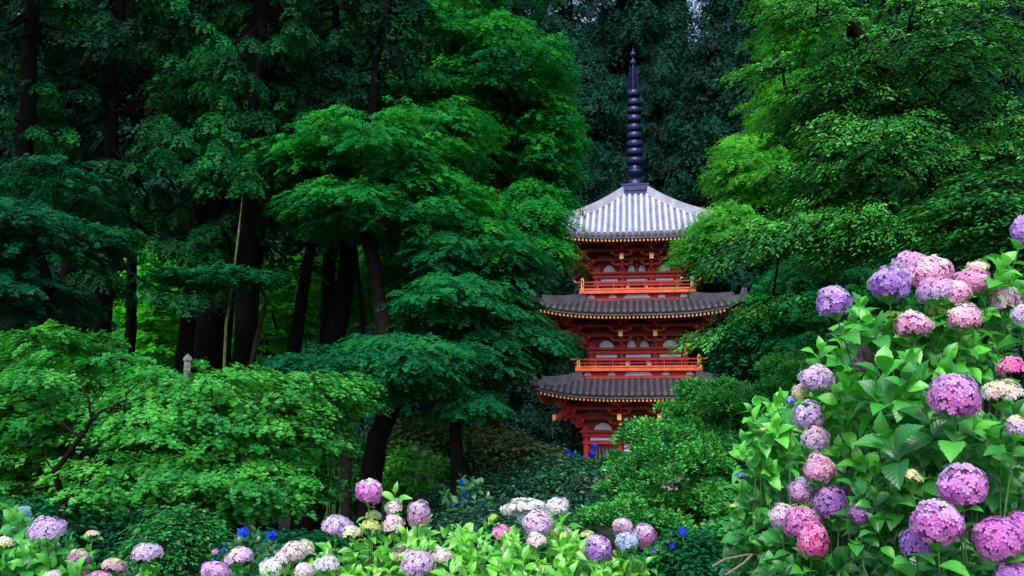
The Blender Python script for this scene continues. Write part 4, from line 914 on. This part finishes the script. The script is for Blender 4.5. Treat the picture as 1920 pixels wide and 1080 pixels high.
# bottom left
hydrangea('hydrangea plant with one broad lilac dome on a tall stem, lower left corner',gpt(90,4.8),H([
 (88,984,68,40,'dome','lilac','lilac',0),(173,999,26,12,'bud','cream','palepink',.1),(10,1013,28,16,'dome','cream','palepink',0),(148,1046,40,34,'ball','mauve','cream',0),(150,1070,36,16,'dome','hot','pink',0),(188,1078,40,14,'dome','lilac','pink',-.05),(100,1076,30,16,'dome','lilacwhite','white',-.1)],4.6),
 [(40,1040,60,45,4.7,.3,20,.12,.45),(110,1050,60,30,4.7,.3,12,.12,.45),(20,960,25,25,4.9,.2,5,.12,.35),(170,1025,20,20,4.7,.1,4,.07,.7),(130,1010,15,12,4.7,.1,3,.07,.5)],'leaf_hyd',109,size=.11)
hydrangea('turquoise and deep blue hydrangea behind the lilac dome at the left edge',gpt(60,5.6),H([(43,962,30,28,'ball','cyan','paleblue',0),(52,978,18,14,'ball','blue','cyan',0),(36,980,12,10,'ball','blue','blue',0),(112,1040,36,24,'ball','blue','blue',0),(122,1070,30,16,'dome','cyan','paleblue',0),(87,1048,12,10,'ball','blue','blue',0)],5.3),
 [(60,1000,50,30,5.4,.2,10,.11,.2)],'leaf_hyd',110,size=.10)
hydrangea('hydrangea with a single lilac white dome on a bare stem, left of centre foreground',gpt(278,4.9),H([(275,1029,56,30,'dome','lilac','lilacwhite',0)],4.6),[(278,1068,10,12,4.6,.05,2,.10,.5)],'leaf_hyd',111,size=.09)
hydrangea('small hydrangea with a cream and pink dome between the mauve and lilac heads',gpt(216,4.8),H([(214,1055,44,24,'dome','mauve','cream',0)],4.6),[(215,1085,16,8,4.6,.05,2,.09,.5)],'leaf_hyd',112,size=.08)
hydrangea('hydrangea pair of lilac heads left of the frothy white ones',gpt(430,5.1),H([(450,1037,52,30,'dome','lilac','palepink',.1),(404,1070,56,36,'ball','lilac','pink',-.1)],4.8),[(445,1075,30,14,4.9,.1,5,.09,.5)],'leaf_hyd',113,size=.08)
# deep blue hydrangeas farther back
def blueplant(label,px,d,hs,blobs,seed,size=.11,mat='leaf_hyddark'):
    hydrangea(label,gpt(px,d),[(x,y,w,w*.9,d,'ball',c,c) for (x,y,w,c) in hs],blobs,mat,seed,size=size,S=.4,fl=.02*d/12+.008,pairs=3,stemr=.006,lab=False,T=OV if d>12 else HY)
blueplant('deep blue hydrangea in the shade under the bright maple, left of bottom centre',470,7.2,[(456,999,20,'blue'),(510,1005,15,'blue'),(423,1034,16,'blue'),(409,1049,13,'blue'),(490,1047,11,'blue'),(404,1036,12,'mauve')],[(460,1035,80,40,7.3,.4,40,.11,.4)],120)
blueplant('deep blue hydrangea left of the white flower heads, in the shaded middle',880,15,[(868,905,13,'blue'),(877,922,16,'blue'),(891,918,12,'blue'),(905,946,11,'blue'),(884,941,13,'blue'),(852,948,10,'blue'),(870,938,11,'blue')],[(880,930,50,40,15,.5,50,.2,.4)],121)
blueplant('row of vivid blue hydrangeas under the lowest storey of the pagoda',1100,24,[(1064,850,13,'blue'),(1076,853,10,'blue'),(1088,858,8,'blue'),(1110,852,14,'blue'),(1138,852,12,'blue'),(1115,838,9,'blue')],[(1100,870,60,20,24,.8,60,.25,.6)],122)
blueplant('deep blue hydrangea low between the azalea mound and the lilac balls',1260,8.4,[(1280,997,14,'blue'),(1262,1026,13,'blue'),(1291,1030,14,'blue'),(1225,1061,13,'blue'),(1222,1032,9,'blue'),(1197,1050,9,'blue'),(1272,1056,12,'blue'),(1212,1075,10,'blue')],[(1260,1040,70,40,8.5,.4,40,.12,.3)],123)
blueplant('pale violet hydrangea right of the thick maple trunk',795,21,[(795,850,9,'mauve'),(778,842,8,'paleblue'),(790,865,8,'paleblue'),(785,895,12,'purple'),(800,890,9,'purple'),(820,918,10,'purple'),(833,912,8,'purple')],[(795,890,35,45,21,.6,50,.22,.6)],124,mat='leaf_hyd')
blueplant('pale blue hydrangea seen between the two maple trunks',625,20,[(625,800,10,'paleblue'),(612,808,9,'blue'),(632,812,9,'paleblue'),(672,808,10,'blue'),(690,820,8,'paleblue')],[(640,830,50,30,20,.5,40,.22,.4)],125)
# twigs and odd bits
g=gpt(1400,5.4); b=Buf()
for pts in ([(1335,1062),(1360,1048),(1400,1040),(1440,1038)],[(1410,1040),(1395,1055),(1360,1078)],[(1440,1038),(1425,1060),(1408,1082)],[(1420,1040),(1428,1062),(1430,1085)]):
    b.tube(np.array([P(x,y,5.2) for x,y in pts])-g,[.007,.006,.005,.003][:len(pts)],6)
t=b.build('bare_branch',M['twig']); t.location=g; tag(t,'bare grey forked branch lying low at the bottom right of centre','branch')
# dead reddish cedar spray
